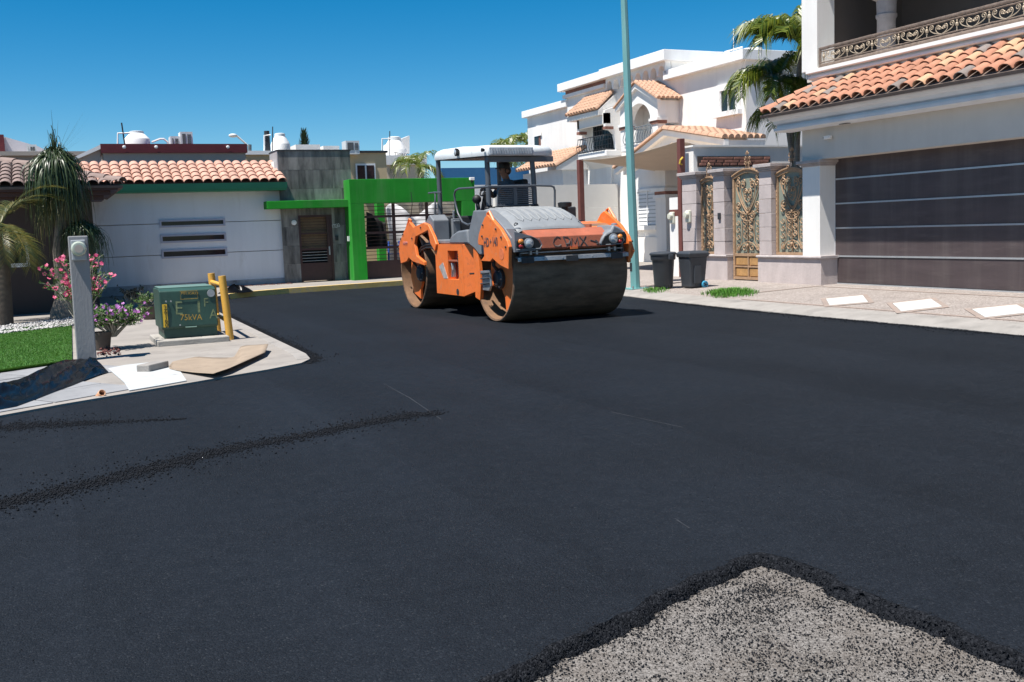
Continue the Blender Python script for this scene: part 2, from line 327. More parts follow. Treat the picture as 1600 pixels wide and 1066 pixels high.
# stamped slabs beside the lawn
kd = Vector((.855, .518)); kn = Vector((-.518, .855)); k0 = Vector((-.47, 9.32))
for i in range(-4, 5):
    for j in range(4):
        s0, s1 = i*.92+.012-.35, (i+1)*.92-.012-.35; w0, w1 = .13+j*.66+.01, .13+(j+1)*.66-.01
        q = [k0+kd*s0+kn*w0, k0+kd*s1+kn*w0, k0+kd*s1+kn*w1, k0+kd*s0+kn*w1]
        cq = sum(q, Vector((0, 0)))/4
        if max(proj((p.x, p.y, ZL))[0] for p in q) > 262 or proj((cq.x, cq.y, ZL))[1] < 572: continue
        B().prism([(p.x, p.y, ZL-.01) for p in q], (0, 0, .016+random.random()*.003)).build('paving_slab', M_slab, left_walk)
def z2(x, y): return (x/3.5525, 360+y/3.5525)
def z7(x, y): return (230+x/5.92, 430+y/5.92)
wp = [onz(*z2(*p), ZL) for p in [(600, 772), (700, 752), (830, 738), (1000, 785), (1036, 840), (880, 868), (718, 895), (690, 850)]]
B().prism([(p.x, p.y, ZL+.003) for p in wp], (0, 0, .009)).build('kerb_paint', M_wpaint, left_walk)
# concrete kerb edging along the corner
b = B()
kp = resample(LK[9:], .5)
for a, c in zip(kp[:-1], kp[1:]):
    b.prism([(a[0]-.16, a[1], ZL-.05), (a[0]+.004, a[1], ZL-.05), (c[0]+.004, c[1], ZL-.05), (c[0]-.16, c[1], ZL-.05)], (0, 0, .058))
b.build('kerb', M_kerb, bevel=.01, kind='structure')
b = B(); kp = resample(FK[1:], .6)
for a, c in zip(kp[:-1], kp[1:]):
    t = (Vector(c)-Vector(a)).normalized(); nn = Vector((-t.y, t.x))*.17
    b.prism([(a[0], a[1]-.004, 0), (c[0], c[1]-.004, 0), (c[0]+nn.x, c[1]+nn.y, 0), (a[0]+nn.x, a[1]+nn.y, 0)], (0, 0, .128))
b.build('kerb', M_ypaint, kind='structure')

# right pavement: kerb roll and rising exposed-aggregate drive
rk = resample(RK[::-1], .35)
def rz(x, xk): return .085 + (.15-.085)*max(0, min(1, (x-xk-.5)/(13-xk-.5)))
b = B(); prof = [(0, -.1), (.0, .012), (.10, .045), (.28, .07), (.5, .085)]
vs = []
for i, (x, y) in enumerate(rk):
    j = wob(i, .012)
    vs += [(x+dx+(j if 0 < k < 3 else 0), y, z+(random.gauss(0, .003) if k in (1, 2) else 0)) for k, (dx, z) in enumerate(prof)]
np_ = len(prof); b.add(vs, [(i*np_+k, i*np_+k+1, (i+1)*np_+k+1, (i+1)*np_+k) for i in range(len(rk)-1) for k in range(np_-1)])
b.build('kerb', M_kerb, smooth=50, kind='structure')
b = B(); vs = []
for x, y in rk: vs += [(x+.49, y, .084), (13.0, y, .15), (13.9, y, .155), (22, y, .16)]
vs += [(13-.0, 45, .15)]*0
b.add(vs, [(i*4+k, i*4+k+1, (i+1)*4+k+1, (i+1)*4+k) for i in range(len(rk)-1) for k in range(3)])
right_walk = b.build('sidewalk', M_aggr, kind='structure')
B().prism([(10.55, 25.9, -.05), (22, 25.9, -.05), (22, 45, -.05), (10.55, 45, -.05)], (0, 0, .19)).build('sidewalk', M_walk, kind='structure')
def z8(x, y): return (1150+x/3.556, 300+y/3.556)
def lay(P, m, name, dz):
    q = []
    for p in P:
        v = onz(*p, .1)
        for _ in range(3): v = onz(*p, rz(v.x, 9.87))
        q.append(v)
    c = sum(q, Vector())/len(q); return q, c
for D in ([(500, 597), (705, 577), (735, 615), (520, 633)], [(870, 622), (1085, 598), (1147, 640), (918, 667)], [(1310, 655), (1560, 630), (1640, 672), (1385, 700)], [(1800, 690), (2080, 660), (2190, 715), (1900, 745)]):
    q, c = lay([z8(*p) for p in D], M_chalk, '', 0)
    o = [c+(p-c)*1.27 for p in q]; i1 = [c+(p-c)*1.02 for p in q]
    b = B()
    for k in range(4): b.quad(o[k]+Vector((0, 0, .006)), o[(k+1) % 4]+Vector((0, 0, .006)), i1[(k+1) % 4]+Vector((0, 0, .006)), i1[k]+Vector((0, 0, .006)))
    b.build('diamond_border', M_terr, right_walk, solid=.004)
    B().prism([p+Vector((0, 0, -.005)) for p in q], (0, 0, .017)).build('diamond_tile', M_chalk, right_walk, bevel=.003)
def strip(x0, x1, y0, y1, dz=.005):
    xk = 9.87
    B().add([(x0, y0, rz(x0, xk)+dz), (x1, y0, rz(x1, xk)+dz), (x1, y1, rz(x1, xk)+dz), (x0, y1, rz(x0, xk)+dz)], [(0, 1, 2, 3)]).build('border_band', M_terr, right_walk, solid=.004)
strip(12.72, 12.79, 4, 14.2); strip(10.45, 10.52, 4, 13.6); strip(10.6, 12.9, 14.35, 14.42); strip(11.0, 12.9, 17.9, 17.96)

# ------------------------------------------------------------------ loose crumbs of asphalt, gravel
def stones(name, pts, smin, smax, m, kind='stuff', label=None, cat=None, flat=.7):
    n = len(pts); P = np.array(pts, float); s = smin*(smax/smin)**(rng.random(n)**1.8)
    base = np.array([(1, 0, 0), (-.5, .87, 0), (-.5, -.87, 0), (0, 0, 1), (0, 0, -.6)], float)
    a = rng.random(n)*2*PI; ca, sa = np.cos(a), np.sin(a)
    V = np.repeat(base[None], n, 0)*(1+.5*(rng.random((n, 5, 1))-.5)) + .25*(rng.random((n, 5, 3))-.5)
    X = V[:, :, 0]*ca[:, None]-V[:, :, 1]*sa[:, None]; Y = V[:, :, 0]*sa[:, None]+V[:, :, 1]*ca[:, None]; Z = V[:, :, 2]*flat
    V = np.stack([X, Y, Z], 2)*s[:, None, None]*.5 + P[:, None, :]; V[:, :, 2] += (s*.18)[:, None]
    F = np.array([(0, 1, 3), (1, 2, 3), (2, 0, 3), (1, 0, 4), (2, 1, 4), (0, 2, 4)]); F = (F[None]+5*np.arange(n)[:, None, None]).reshape(-1, 3)
    me = bpy.data.meshes.new(name); me.vertices.add(n*5); me.vertices.foreach_set('co', V.reshape(-1)); me.loops.add(len(F)*3); me.loops.foreach_set('vertex_index', F.reshape(-1).astype(np.int32))
    me.polygons.add(len(F)); me.polygons.foreach_set('loop_start', np.arange(0, len(F)*3, 3, dtype=np.int32)); me.polygons.foreach_set('loop_total', np.full(len(F), 3, np.int32)); me.update(calc_edges=True)
    me.materials.append(m); o = bpy.data.objects.new(name, me); COL.objects.link(o); return tag(o, label, cat, None, kind)
M_crumb = mat('asphalt_crumb', (.011, .0125, .016), .85, .4, 30, spec=.12)
M_crumb2 = mat('grey_grit', (.20, .19, .18), .9, .3, 30)
pts = []
for i in range(0, len(edge)):                       # along the mat's edge
    n_ = outdir(i)
    for k in range(64 if edge[i][1] > 1.6 else 8):
        d = random.gauss(.035, .032); z = -.002-max(0, min(.042, (d)*.55)); pts.append((edge[i][0]+n_.x*d+random.gauss(0, .015), edge[i][1]+n_.y*d+random.gauss(0, .015), z))
stones('asphalt_crumbs', pts, .0035, .014, M_crumb, label='dark crumbs along the ragged edge of the new asphalt', cat='asphalt crumbs')
pts = []
while len(pts) < 60000:                            # scattered over the old pavement, in clumps
    i = random.randrange(len(edge)); n_ = outdir(i); d = abs(random.gauss(0, .6))+.12
    x, y = edge[i][0]+n_.x*d+random.gauss(0, .08), edge[i][1]+n_.y*d+random.gauss(0, .08)
    f = .5+.5*math.sin(x*7.1+1.3*math.sin(y*5))*math.sin(y*8.3+1.7*math.sin(x*4+1))
    f = .55*f+.45*(.5+.5*math.sin(x*17+2*math.sin(y*13))*math.sin(y*19+2*math.sin(x*11)))
    if x > 2.68 or random.random() > .15+.85*f*f: continue
    pts.append((x, y, -.044))
stones('scattered_asphalt_crumbs', pts, .002, .0115, M_crumb, label='black specks strewn over the worn grey pavement', cat='asphalt crumbs')
pts = [(2.3-abs(random.gauss(0, .5)), 2.9-abs(random.gauss(0, .5)), -.044) for _ in range(1500)]
stones('pale_grit', pts, .003, .008, M_crumb2, label='pale grit on the worn grey pavement', cat='grit')
def band(path, width, per_m, name, label, smax=.022):
    pts = []
    for a, c in zip(path[:-1], path[1:]):
        d = math.dist(a[:2], c[:2])
        for _ in range(int(per_m*d*(a[2]+c[2])/2)):
            t = random.random(); w = width*(a[2]+(c[2]-a[2])*t); q = random.gauss(0, w*.42) if random.random() < .82 else random.gauss(0, w*1.3); nx, ny = -(c[1]-a[1])/d, (c[0]-a[0])/d
            pts.append((a[0]+(c[0]-a[0])*t+nx*q, a[1]+(c[1]-a[1])*t+ny*q, .001))
    stones(name, pts, .005, smax, M_crumb, label=label, cat='asphalt crumbs')
def g2(x, y, w): p = onz(x, y, 0); return (p.x, p.y, w)
band([g2(-60, 805, 1.1), g2(0, 788, 1), g2(120, 762, 1), g2(230, 735, 1), g2(350, 703, .9), g2(450, 686, .85), g2(560, 664, .75), g2(660, 646, .8), g2(690, 648, .3)], .18, 3800, 'loose_asphalt_windrow', 'long windrow of loose black crumbs across the fresh asphalt', .022)
band([g2(-40, 672, 1.2), g2(0, 668, 1.1), g2(90, 664, .9), g2(170, 660, .5), g2(290, 655, .1)], .24, 3600, 'loose_asphalt_patch', 'short patch of loose black crumbs beside the slab pavement', .02)
rkl = [(x-.05, y, .7+.4*math.sin(y*2)) for x, y in RK[3:9]]
band(rkl, .16, 1500, 'loose_asphalt_fringe', 'rough fringe of black crumbs along the aggregate drive kerb', .026)
lkl = [(x+.07, y, .8) for x, y in LK[8:14]]
band(lkl, .12, 1200, 'loose_asphalt_strip', 'loose black crumbs along the kerb beside the green transformer', .026)
pts = [(random.uniform(-.5, 9.5), random.uniform(3, 22), .0) for _ in range(9000)]
stones('stray_grit', pts, .003, .009, M_crumb, label='fine stray grit spread over the rolled asphalt', cat='grit')

M_scuff = mat('asphalt_scuff', (.03, .033, .04), .9, .3, 20)
for P in ([(600, 600), (640, 622), (690, 656)], [(955, 644), (1010, 656), (1066, 668)], [(880, 545), (930, 552)], [(1056, 812), (1078, 826)]):
    q = [onz(x, y, 0) for x, y in resample(P, 12)]; b = B(); vs_ = []
    for i, p in enumerate(q): w = .002+.002*random.random(); j = random.gauss(0, .006); vs_ += [(p.x-w, p.y+j, .0015), (p.x+w, p.y+w+j, .0015)]
    b.add(vs_, [(2*i, 2*i+1, 2*i+3, 2*i+2) for i in range(len(q)-1)]); b.build('scuff_mark', M_scuff, road, fix=False)
# ------------------------------------------------------------------ tandem road roller
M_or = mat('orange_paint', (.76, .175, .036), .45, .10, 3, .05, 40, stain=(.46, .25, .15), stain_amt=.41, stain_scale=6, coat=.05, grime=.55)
M_or2 = mat('orange_paint_shaded', (.37, .105, .055), .65, .2, 3, .1, 50, stain=(.29, .13, .085), stain_amt=.42, stain_scale=5, grime=.5)  # darker copy of the orange: shade on front and inner parts put into the colour
M_red = mat('dark_red_inside', (.30, .045, .02), .6, .2, 4)
M_gp = mat('grey_plastic', (.165, .18, .20), .55, .12, 4, .15, 120, stain=(.22, .225, .23), stain_amt=.4, stain_scale=3, grime=.4)
M_gpl = mat('dusty_grey_hood', (.215, .23, .245), .55, .12, 2.5, .08, 120, stain=(.29, .288, .275), stain_amt=.42, stain_scale=2.5, grime=.3)
M_gpd = mat('pale_hood_rib', (.29, .30, .305), .55, .1, 5)
M_steel = mat('drum_steel', (.20, .122, .078), .55, .45, 2.5, .15, 30, metal=0., spec=.22, stretch=(1, 4, 4), stain=(.22, .145, .095), stain_amt=.42, grime=.5)
M_rust = mat('rusty_rim', (.19, .105, .055), .75, .3, 5, .3, 60, stain=(.10, .06, .04), stain_amt=.45, stain_scale=6)
M_blk = mat('black_rubber', (.010, .0105, .012), .6, .3, 8)
M_dk = mat('dark_machinery', (.03, .033, .038), .55, .35, 8, .2, 60)
M_post = mat('dark_grey_paint', (.075, .085, .10), .4, .15, 5, stain=(.13, .14, .15), stain_amt=.35)
M_sil = mat('worn_silver', (.42, .43, .44), .45, .25, 6, .2, 50, metal=.7)
M_can = mat('white_canopy', (.62, .65, .66), .5, .08, 2.5, .08, 60, stain=(.42, .44, .45), stain_amt=.4, stain_scale=5, grime=.4)
M_cang = mat('grey_canopy_panel', (.36, .39, .42), .6, .2, 9, .3, 60)
M_lens = mat('lamp_lens', (.55, .58, .6), .1, .1, 20, spec=.9, metal=.3)
M_amber = mat('amber_lens', (.62, .20, .03), .2, .2, 20, spec=.8)
M_redl = mat('red_lens', (.35, .02, .02), .2, .2, 20, spec=.8)
M_graf = mat('grey_spray_paint', (.08, .07, .07), .8, .4, 30)
M_letter = mat('dark_lettering', (.10, .06, .06), .6, .3, 30)

RO = Vector((7.1, 15.85, 0))
roller = thing('road_roller', 'orange tandem road roller with two steel drums and a white canopy', 'road roller', RO)
def rl(b, name, m, parent=roller, **k):            # coordinates local to the roller
    b.v = [(x+RO.x, y+RO.y, z) for x, y, z in b.v]; return b.build(name, m, parent, **k)
def z3(x, y, X=6.05): p = onx(610+x/6.27, 340+y/6.27, X); return (p.y-RO.y, p.z)
def z4x(x, y, X): p = onx(600+x/3.331, 200+y/3.331, X); return Vector((p.x-RO.x, p.y-RO.y, p.z))
def z4y(x, y, Y): p = ony(600+x/3.331, 200+y/3.331, Y); return Vector((p.x-RO.x, p.y-RO.y, p.z))
def zb(x, y, Y): p = ony(780+x/6.664, 280+y/6.664, Y); return Vector((p.x-RO.x, p.y-RO.y, p.z))

DR, DW, DY = .722, .965, 1.855
for sy in (-1, 1):
    yc = sy*DY
    drum = rl(B().lathe([(.684, -DW), (.705, -DW-.004), (DR, -DW+.012), (DR, DW-.012), (.705, DW+.004), (.684, DW)], (0, yc, DR), 72, 'x', cap=False), 'drum', M_steel, smooth=40)
    for sx in (-1, 1):
        rl(B().lathe([(.683, sx*(DW-.003)), (.676, sx*(DW-.05)), (.672, sx*.50), (.60, sx*.46), (.02, sx*.44)], (0, yc, DR), 56, 'x', cap=False), 'drum_rim', M_rust, drum, smooth=40)
    for sx in (-1, 1):
        q = [(-.46, 1.06), (-.2, 1.12), (.36, 1.10), (.46, .74), (.40, .52), (.24, .62), (.10, .60), (.02, .44), (-.06, .36), (-.08, .16), (-.42, .25), (-.58, .55)]
        if sy > 0: q = [(-a, c) for a, c in q]
        rl(B().prism([(sx*.80-.02, yc+a, c) for a, c in q], (.05, 0, 0)), 'fork_plate', M_or, bevel=.006)
        hub = rl(B().lathe([(.03, sx*.92), (.10, sx*.915), (.125, sx*.88), (.16, sx*.87), (.16, sx*.70), (.22, sx*.69), (.22, sx*.46)], (0, yc+(.06 if sy < 0 else -.1), DR-.07), 24, 'x'), 'hub_motor', M_dk, smooth=35)
        b = B()
        for k in range(6): b.lathe([(.014, sx*.86), (.014, sx*.895)], (0, yc+(.06 if sy < 0 else -.1)+.135*math.cos(k*PI/3), DR-.07+.135*math.sin(k*PI/3)), 6, 'x')
        rl(b, 'bolts', M_sil, hub)
        b = B()
        for k in range(3):
            b.tube([(sx*.93, yc+.02+.05*k, 1.08), (sx*.955, yc-.02+.05*k, .98), (sx*.95, yc+.03*k, .86), (sx*.86, yc+.02*k, .74)], .016, 8)
        rl(b, 'hydraulic_hose', M_blk, hub, smooth=50)
# silver step bracket inside the front drum's rim
b = B()
P = [z3(875, 525, 6.1), (z3(965, 515, 6.1)), z3(982, 670, 6.1), z3(965, 720, 6.1), z3(905, 712, 6.1), z3(895, 560, 6.1)]
b.prism([(-1.0, a, c) for a, c in P], (.035, 0, 0))
rl(b, 'step_bracket', M_sil, bevel=.006)
b = B()
for y_ in (550, 600, 650):
    a = z3(895, y_, 6.1); c = z3(975, y_-6, 6.1); b.tube([(-1.015, a[0], a[1]), (-1.015, c[0], c[1])], .012, 6)
rl(b, 'step_rung', M_dk)

rear = [(190, 40), (230, 95), (330, 50), (375, 72), (430, 190), (455, 262), (440, 330), (395, 250), (375, 125), (250, 190), (240, 260), (262, 375), (335, 435), (338, 470), (225, 432), (185, 392), (165, 430), (108, 452), (85, 300), (100, 225), (140, 130)]
front = [(953, -27), (1012, 30), (1085, 115), (1150, 230), (1166, 285), (1162, 508), (1085, 472), (1050, 442), (1008, 402), (985, 432), (890, 427), (925, 380), (918, 275), (868, 268), (862, 235), (872, 165), (898, 75), (928, 0)]
for poly, nm in ((rear, 'rear_side_plate'), (front, 'front_side_plate')):
    q = [z3(*p) for p in poly]
    for sx in (-1, 1):
        pl = rl(B().prism([(sx*1.035-.028-(.05 if sx > 0 else 0), a, c) for a, c in q], (.056, 0, 0)), nm, M_or, bevel=.008)
        # lifting eye at the crest, bolts along the edge
        a, c = (z3(185, 60) if nm[0] == 'r' else z3(958, 0)); s = 1 if nm[0] == 'r' else -1
        e = rl(B().tube([(sx*1.035, a-.03*s, c-.12), (sx*1.035, a-.05*s, c+.06), (sx*1.035, a+.02*s, c+.085), (sx*1.035, a+.22*s, c-.10), (sx*1.035, a+.20*s, c-.15)], .022, 6), 'lifting_eye', M_or, pl)
        b = B()
        for (zx, zy) in ([(130, 165), (110, 210), (220, 205), (90, 300), (95, 400), (305, 98)] if nm[0] == 'r' else [(915, 75), (1043, 115), (908, 185), (1095, 195), (1140, 290)]):
            a, c = z3(zx, zy); b.lathe([(.018, sx*1.06), (.018, sx*1.078), (.008, sx*1.08)], (0, a, c), 6, 'x')
        rl(b, 'bolts', M_dk, pl)
# faded round badge and lettering
a, c = z3(1098, 358); rl(B().lathe([(.085, -1.064), (.085, -1.067)], (0, a, c), 24, 'x'), 'round_badge', mat('faded_badge', (.62, .16, .06), .6, .2, 20))
a, c = z3(925, 285); text('model_lettering', 'HD', M_letter, roller, (RO.x-1.066, RO.y+a, c), (0, -1, 0), (0, 0, 1), .195, sx=.72, bold=.0025)
a, c = z3(985, 268); text('model_lettering', '+', M_letter, roller, (RO.x-1.066, RO.y+a, c), (0, -1, 0), (0, 0, 1), .14, sx=.7, bold=.003)
a, c = z3(1008, 280); text('model_lettering', '140', M_letter, roller, (RO.x-1.066, RO.y+a, c), (0, -1, 0), (0, 0, 1), .195, sx=.68, bold=.0025)
a, c = z3(132, 272); text('maker_lettering', 'HAMM', mat('faded_lettering', (.42, .16, .14), .7, .3, 40), roller, (RO.x-1.066, RO.y+a, c), (0, -1, 0), (0, 0, 1), .105, sx=.85)

# chassis between the drums
CB = [(-.90, -.55), (-.90, .62), (.90, .62), (.90, -.55), (.72, -1.10), (-.72, -1.10)]
rl(B().prism([(x, y, .36) for x, y in CB], (0, 0, .82)), 'chassis', M_or, bevel=.01)
h = [z3(548, 325), z3(660, 612)]                      # locker opening (y0>y1)
(oy0, oz1), (oy1, oz0) = h
yl, yr = z3(441, 600)[0], z3(708, 600)[0]; zb0, zt = .345, 1.185
b = B()
for (ya, yb, za, zc) in ((oy0, yl, zb0, zt), (yr, oy1, zb0, zt), (oy1, oy0, oz1, zt), (oy1, oy0, zb0, oz0)):
    b.box(-1.03, -.901, min(ya, yb), max(ya, yb), za, zc)
skin = rl(b, 'locker_panel', M_or)
rl(B().prism([(-1.03, yr, zb0), (-1.03, yr, zt), (-.74, -1.12, zt), (-.74, -1.12, .50)], (.1, .03, 0)), 'chassis_corner', M_or, bevel=.006)
rl(B().box(-.905, -.902, oy1, oy0, oz0, oz1), 'locker_back', M_red, skin)
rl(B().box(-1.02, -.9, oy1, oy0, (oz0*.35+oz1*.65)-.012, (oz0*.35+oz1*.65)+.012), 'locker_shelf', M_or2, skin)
b = B()
for k in range(12): b.box(-1.034, -1.02, oy1-.012, oy1+.02, oz0+.06+k*(oz1-oz0-.1)/12, oz0+.06+(k+.5)*(oz1-oz0-.1)/12)
rl(b, 'locker_seal', M_dk, skin)
a, c = z3(575, 500); rl(B().box(-.99, -.95, a-.05, a+.03, c-.14, c+.09).tube([(-1.0, a, c+.09), (-1.0, a-.03, c-.02), (-1.0, a, c-.14)], .014, 6), 'locker_latch', M_sil, skin)
a1 = [z3(465, 480), z3(505, 440), z3(552, 598), z3(515, 598)]
rl(B().prism([(-1.033, a, c) for a, c in a1], (.004, 0, 0)), 'scraped_patch', mat('scraped_metal', (.50, .47, .45), .5, .3, 14, metal=.4, stain=(.6, .3, .16), stain_amt=.45, stain_scale=12), skin)
a, c = z3(650, 730); rl(B().lathe([(.055, -1.02), (.055, -1.034), (.03, -1.036)], (0, a, c), 14, 'x'), 'tow_eye', M_dk, skin)
b = B()
for (zx, zy) in ((725, 388), (738, 618), (800, 550)):
    a, c = z3(zx, zy, 6.14); b.lathe([(.016, -1.0), (.016, -.86)], (0, a, c), 6, 'x')
rl(b, 'bolts', M_dk, skin)
rl(B().prism([(-.98, -1.12, .34), (-.98, -1.30, .30), (-.98, -1.36, .55), (-.98, -1.28, 1.1), (-.98, -1.10, 1.18)], (.06, 0, 0)), 'drum_guard', M_or, bevel=.006)
# hose bundles
for pts, nm in (([(245, 320), (265, 280), (310, 258), (360, 255), (390, 270)], 0), ([(852, 350), (868, 300), (900, 268), (918, 285)], 1)):
    b = B()
    for k in range(4):
        b.tube([(-.955-.012*(k % 2), z3(x, y+14*k)[0], z3(x, y+14*k)[1]) for x, y in pts], .019, 8)
    rl(b, 'hydraulic_hose', M_blk, smooth=50)
for sx in (-1, 1):       # arched frame inside, behind the rear plate
    rl(B().prism([(sx*.88-.03, a, c) for a, c in [(.62, .8), (.62, 1.3), (1.1, 1.5), (2.2, 1.4), (2.45, 1.15), (2.2, 1.02), (1.86, 1.47), (1.2, 1.45)]], (.06, 0, 0)), 'inner_arch', M_red)
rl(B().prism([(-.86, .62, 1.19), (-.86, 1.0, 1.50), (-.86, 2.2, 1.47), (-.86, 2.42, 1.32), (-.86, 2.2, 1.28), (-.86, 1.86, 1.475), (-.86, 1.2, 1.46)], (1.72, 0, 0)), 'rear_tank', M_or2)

# front cross beam with sprayed letters, corner lamp housings, hood
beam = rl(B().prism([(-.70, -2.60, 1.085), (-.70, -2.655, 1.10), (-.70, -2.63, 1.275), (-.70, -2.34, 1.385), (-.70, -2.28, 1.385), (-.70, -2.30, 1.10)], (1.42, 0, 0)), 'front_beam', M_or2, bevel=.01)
YB = RO.y-2.655
def gz(x, y): v = zb(x, y, YB+.012); t = (v.z-1.10)/.175; return (v.x, -2.660+.025*t, v.z)
b = B()
for st in ([(640, 612), (605, 600), (575, 625), (562, 665), (580, 695), (615, 698), (642, 680)], [(668, 600), (690, 650), (700, 705)], [(668, 600), (715, 605), (735, 635), (725, 668), (695, 672)], [(745, 695), (757, 610), (785, 668), (812, 605), (826, 700)], [(838, 600), (880, 650), (918, 700)], [(905, 592), (870, 650), (838, 700)], [(948, 635), (1000, 650), (1030, 660)], [(1000, 632), (1032, 661), (1008, 672)]):
    b.tube([gz(*p) for p in st], .0095, 6, flat=.25)
rl(b, 'sprayed_lettering', M_graf, beam)
rl(B().box(-.06, .06, -2.668, -2.64, 1.075, 1.105), 'beam_latch', M_or, beam)
# housings: outline in the front plane, extruded backwards
HL = [zb(x, y, YB) for x, y in [(45, 520), (150, 548), (320, 590), (390, 622), (432, 690), (425, 738), (110, 765), (95, 640)]]
HR = [zb(x, y, YB) for x, y in [(1180, 470), (1250, 505), (1312, 550), (1322, 640), (1300, 675), (1060, 690), (1036, 680), (1065, 610), (1100, 560), (1150, 540)]]
for H_, sx in ((HL, -1), (HR, 1)):
    ho = rl(B().prism([(max(v.x, -.985), -2.69, v.z) for v in H_], (0, .52, 0)), 'lamp_housing', M_gp, bevel=.035, smooth=40)
    c = (zb(290, 668, YB) if sx < 0 else zb(1170, 618, YB)); t = (zb(210, 668, YB) if sx < 0 else zb(1240, 615, YB))
    w = [(c.x-.18 if sx < 0 else c.x-.11, c.z), (c.x+.20 if sx < 0 else c.x+.17, c.z)]
    RP = [(170, 645), (245, 608), (340, 602), (400, 640), (422, 700), (400, 732), (215, 740), (165, 705)] if sx < 0 else [(1088, 595), (1150, 558), (1290, 550), (1312, 580), (1308, 668), (1062, 686), (1055, 655)]
    rl(B().prism([(zb(*q, YB).x, -2.702, zb(*q, YB).z) for q in RP], (0, .03, 0)), 'lamp_recess', M_blk, ho, bevel=.006)
    hl = rl(B().lathe([(.074, -2.69), (.076, -2.722), (.064, -2.728)], (c.x, 0, c.z), 24, 'y'), 'headlight', M_sil, ho, smooth=30)
    rl(B().lathe([(.062, -2.724), (.045, -2.736), (.012, -2.741)], (c.x, 0, c.z), 24, 'y'), 'lens', M_lens, hl, smooth=60)
    s = rl(B().lathe([(.040, -2.69), (.042, -2.718), (.03, -2.731), (.005, -2.736)], (t.x, 0, t.z+.02), 16, 'y'), 'turn_signal', M_amber, ho, smooth=60)
    rl(B().lathe([(.034, -2.69), (.036, -2.716), (.026, -2.728), (.005, -2.733)], (t.x, 0, t.z-.045), 16, 'y'), 'tail_light', M_redl, ho, smooth=60)
    b = B().tube([(w[0][0]-.02, -2.705, c.z-.088), (w[1][0]-.02, -2.705, c.z-.082), (w[1][0]+.02, -2.70, c.z-.03), (w[1][0]-.03, -2.70, c.z+.06)], .008, 6)
    rl(b, 'lamp_trim', M_gpl, ho)
    rl(B().lathe([(.05, 0), (.045, .02), (.02, .03)], (sx*.82, -2.45, max(v.z for v in H_)-.012), 14), 'filler_cap', M_gp, ho, smooth=40)
# hood
def hood(u, v):
    prof = [(-2.36, 1.375), (-2.34, 1.41), (-2.22, 1.50), (-2.0, 1.61), (-1.75, 1.685), (-1.5, 1.715), (-1.2, 1.73), (-1.02, 1.73)]
    t = v*(len(prof)-1); i = min(int(t), len(prof)-2); f = t-i
    y, z = prof[i][0]*(1-f)+prof[i+1][0]*f, prof[i][1]*(1-f)+prof[i+1][1]*f
    x = -.84+1.30*u; e = min(u, 1-u)*1.30
    if e < .2: z -= (.2-e)**2*(3.2 if u > .5 else 2.2)
    return (x, y, z+.012*math.sin(PI*u))
b = B().grid(hood, 40, 28)
n0 = len(b.v)
for u in (0, 1):
    ring = [hood(u, j/20) for j in range(21)]; b.add(ring+[(ring[-1][0], ring[-1][1], 1.3), (ring[0][0], ring[0][1]+.02, 1.3)], [tuple(range(23))])
hd = rl(b, 'hood', M_gpl, smooth=50, solid=.0)
for k in range(7):
    u = .17+k*.105; w = .038
    pts = [hood(u-w, .92), hood(u-w, .75), hood(u-w, .56), hood(u-w, .42), hood(u-w+.008, .33), hood(u, .29), hood(u+w-.008, .33), hood(u+w, .42), hood(u+w, .56), hood(u+w, .75), hood(u+w, .92)]
    rl(B().tube([(x, y, z+.003) for x, y, z in pts], .013, 6, flat=1), 'hood_rib', M_gpd, hd, smooth=50)
for p in ((.07, .26), (.90, .25)):
    q = hood(*p); rl(B().tube([(q[0]-.03, q[1], q[2]), (q[0]-.01, q[1]-.01, q[2]+.03), (q[0]+.03, q[1]-.005, q[2]+.02)], .009, 6), 'hood_latch', M_dk, hd)
# air intake cap beside the hood
rl(B().lathe([(.05, 1.62), (.05, 1.72), (.11, 1.725), (.115, 1.79), (.08, 1.80), (.02, 1.80)], (.52, -1.42, 0), 18), 'air_intake', M_blk, smooth=35)
# flank panels in grey plastic between side plates and hood
for sx, t in ((-1, .16), ):
    rl(B().prism([(-1.0, y, z) for y, z in [(-2.62, 1.10), (-2.60, 1.28), (-2.38, 1.42), (-2.1, 1.56), (-1.72, 1.70), (-1.22, 1.71), (-.98, 1.36), (-.98, 1.19), (-1.2, 1.12), (-1.4, 1.02)]], (.17, 0, 0)), 'hood_flank', M_gp, bevel=.015)
# right flank: open orange box frame seen past the hood
rl(B().prism([(.50, y, z) for y, z in [(-2.25, 1.37), (-1.75, 1.47), (-1.35, 1.48), (-1.35, 1.43), (-1.72, 1.42), (-2.22, 1.33)]], (.50, 0, 0)), 'right_deck', M_or, bevel=.006)
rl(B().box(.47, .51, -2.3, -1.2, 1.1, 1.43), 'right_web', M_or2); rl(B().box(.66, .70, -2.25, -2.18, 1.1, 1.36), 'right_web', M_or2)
rl(B().box(-.70, .98, -2.28, -1.1, 1.05, 1.12), 'engine_tray', M_dk)
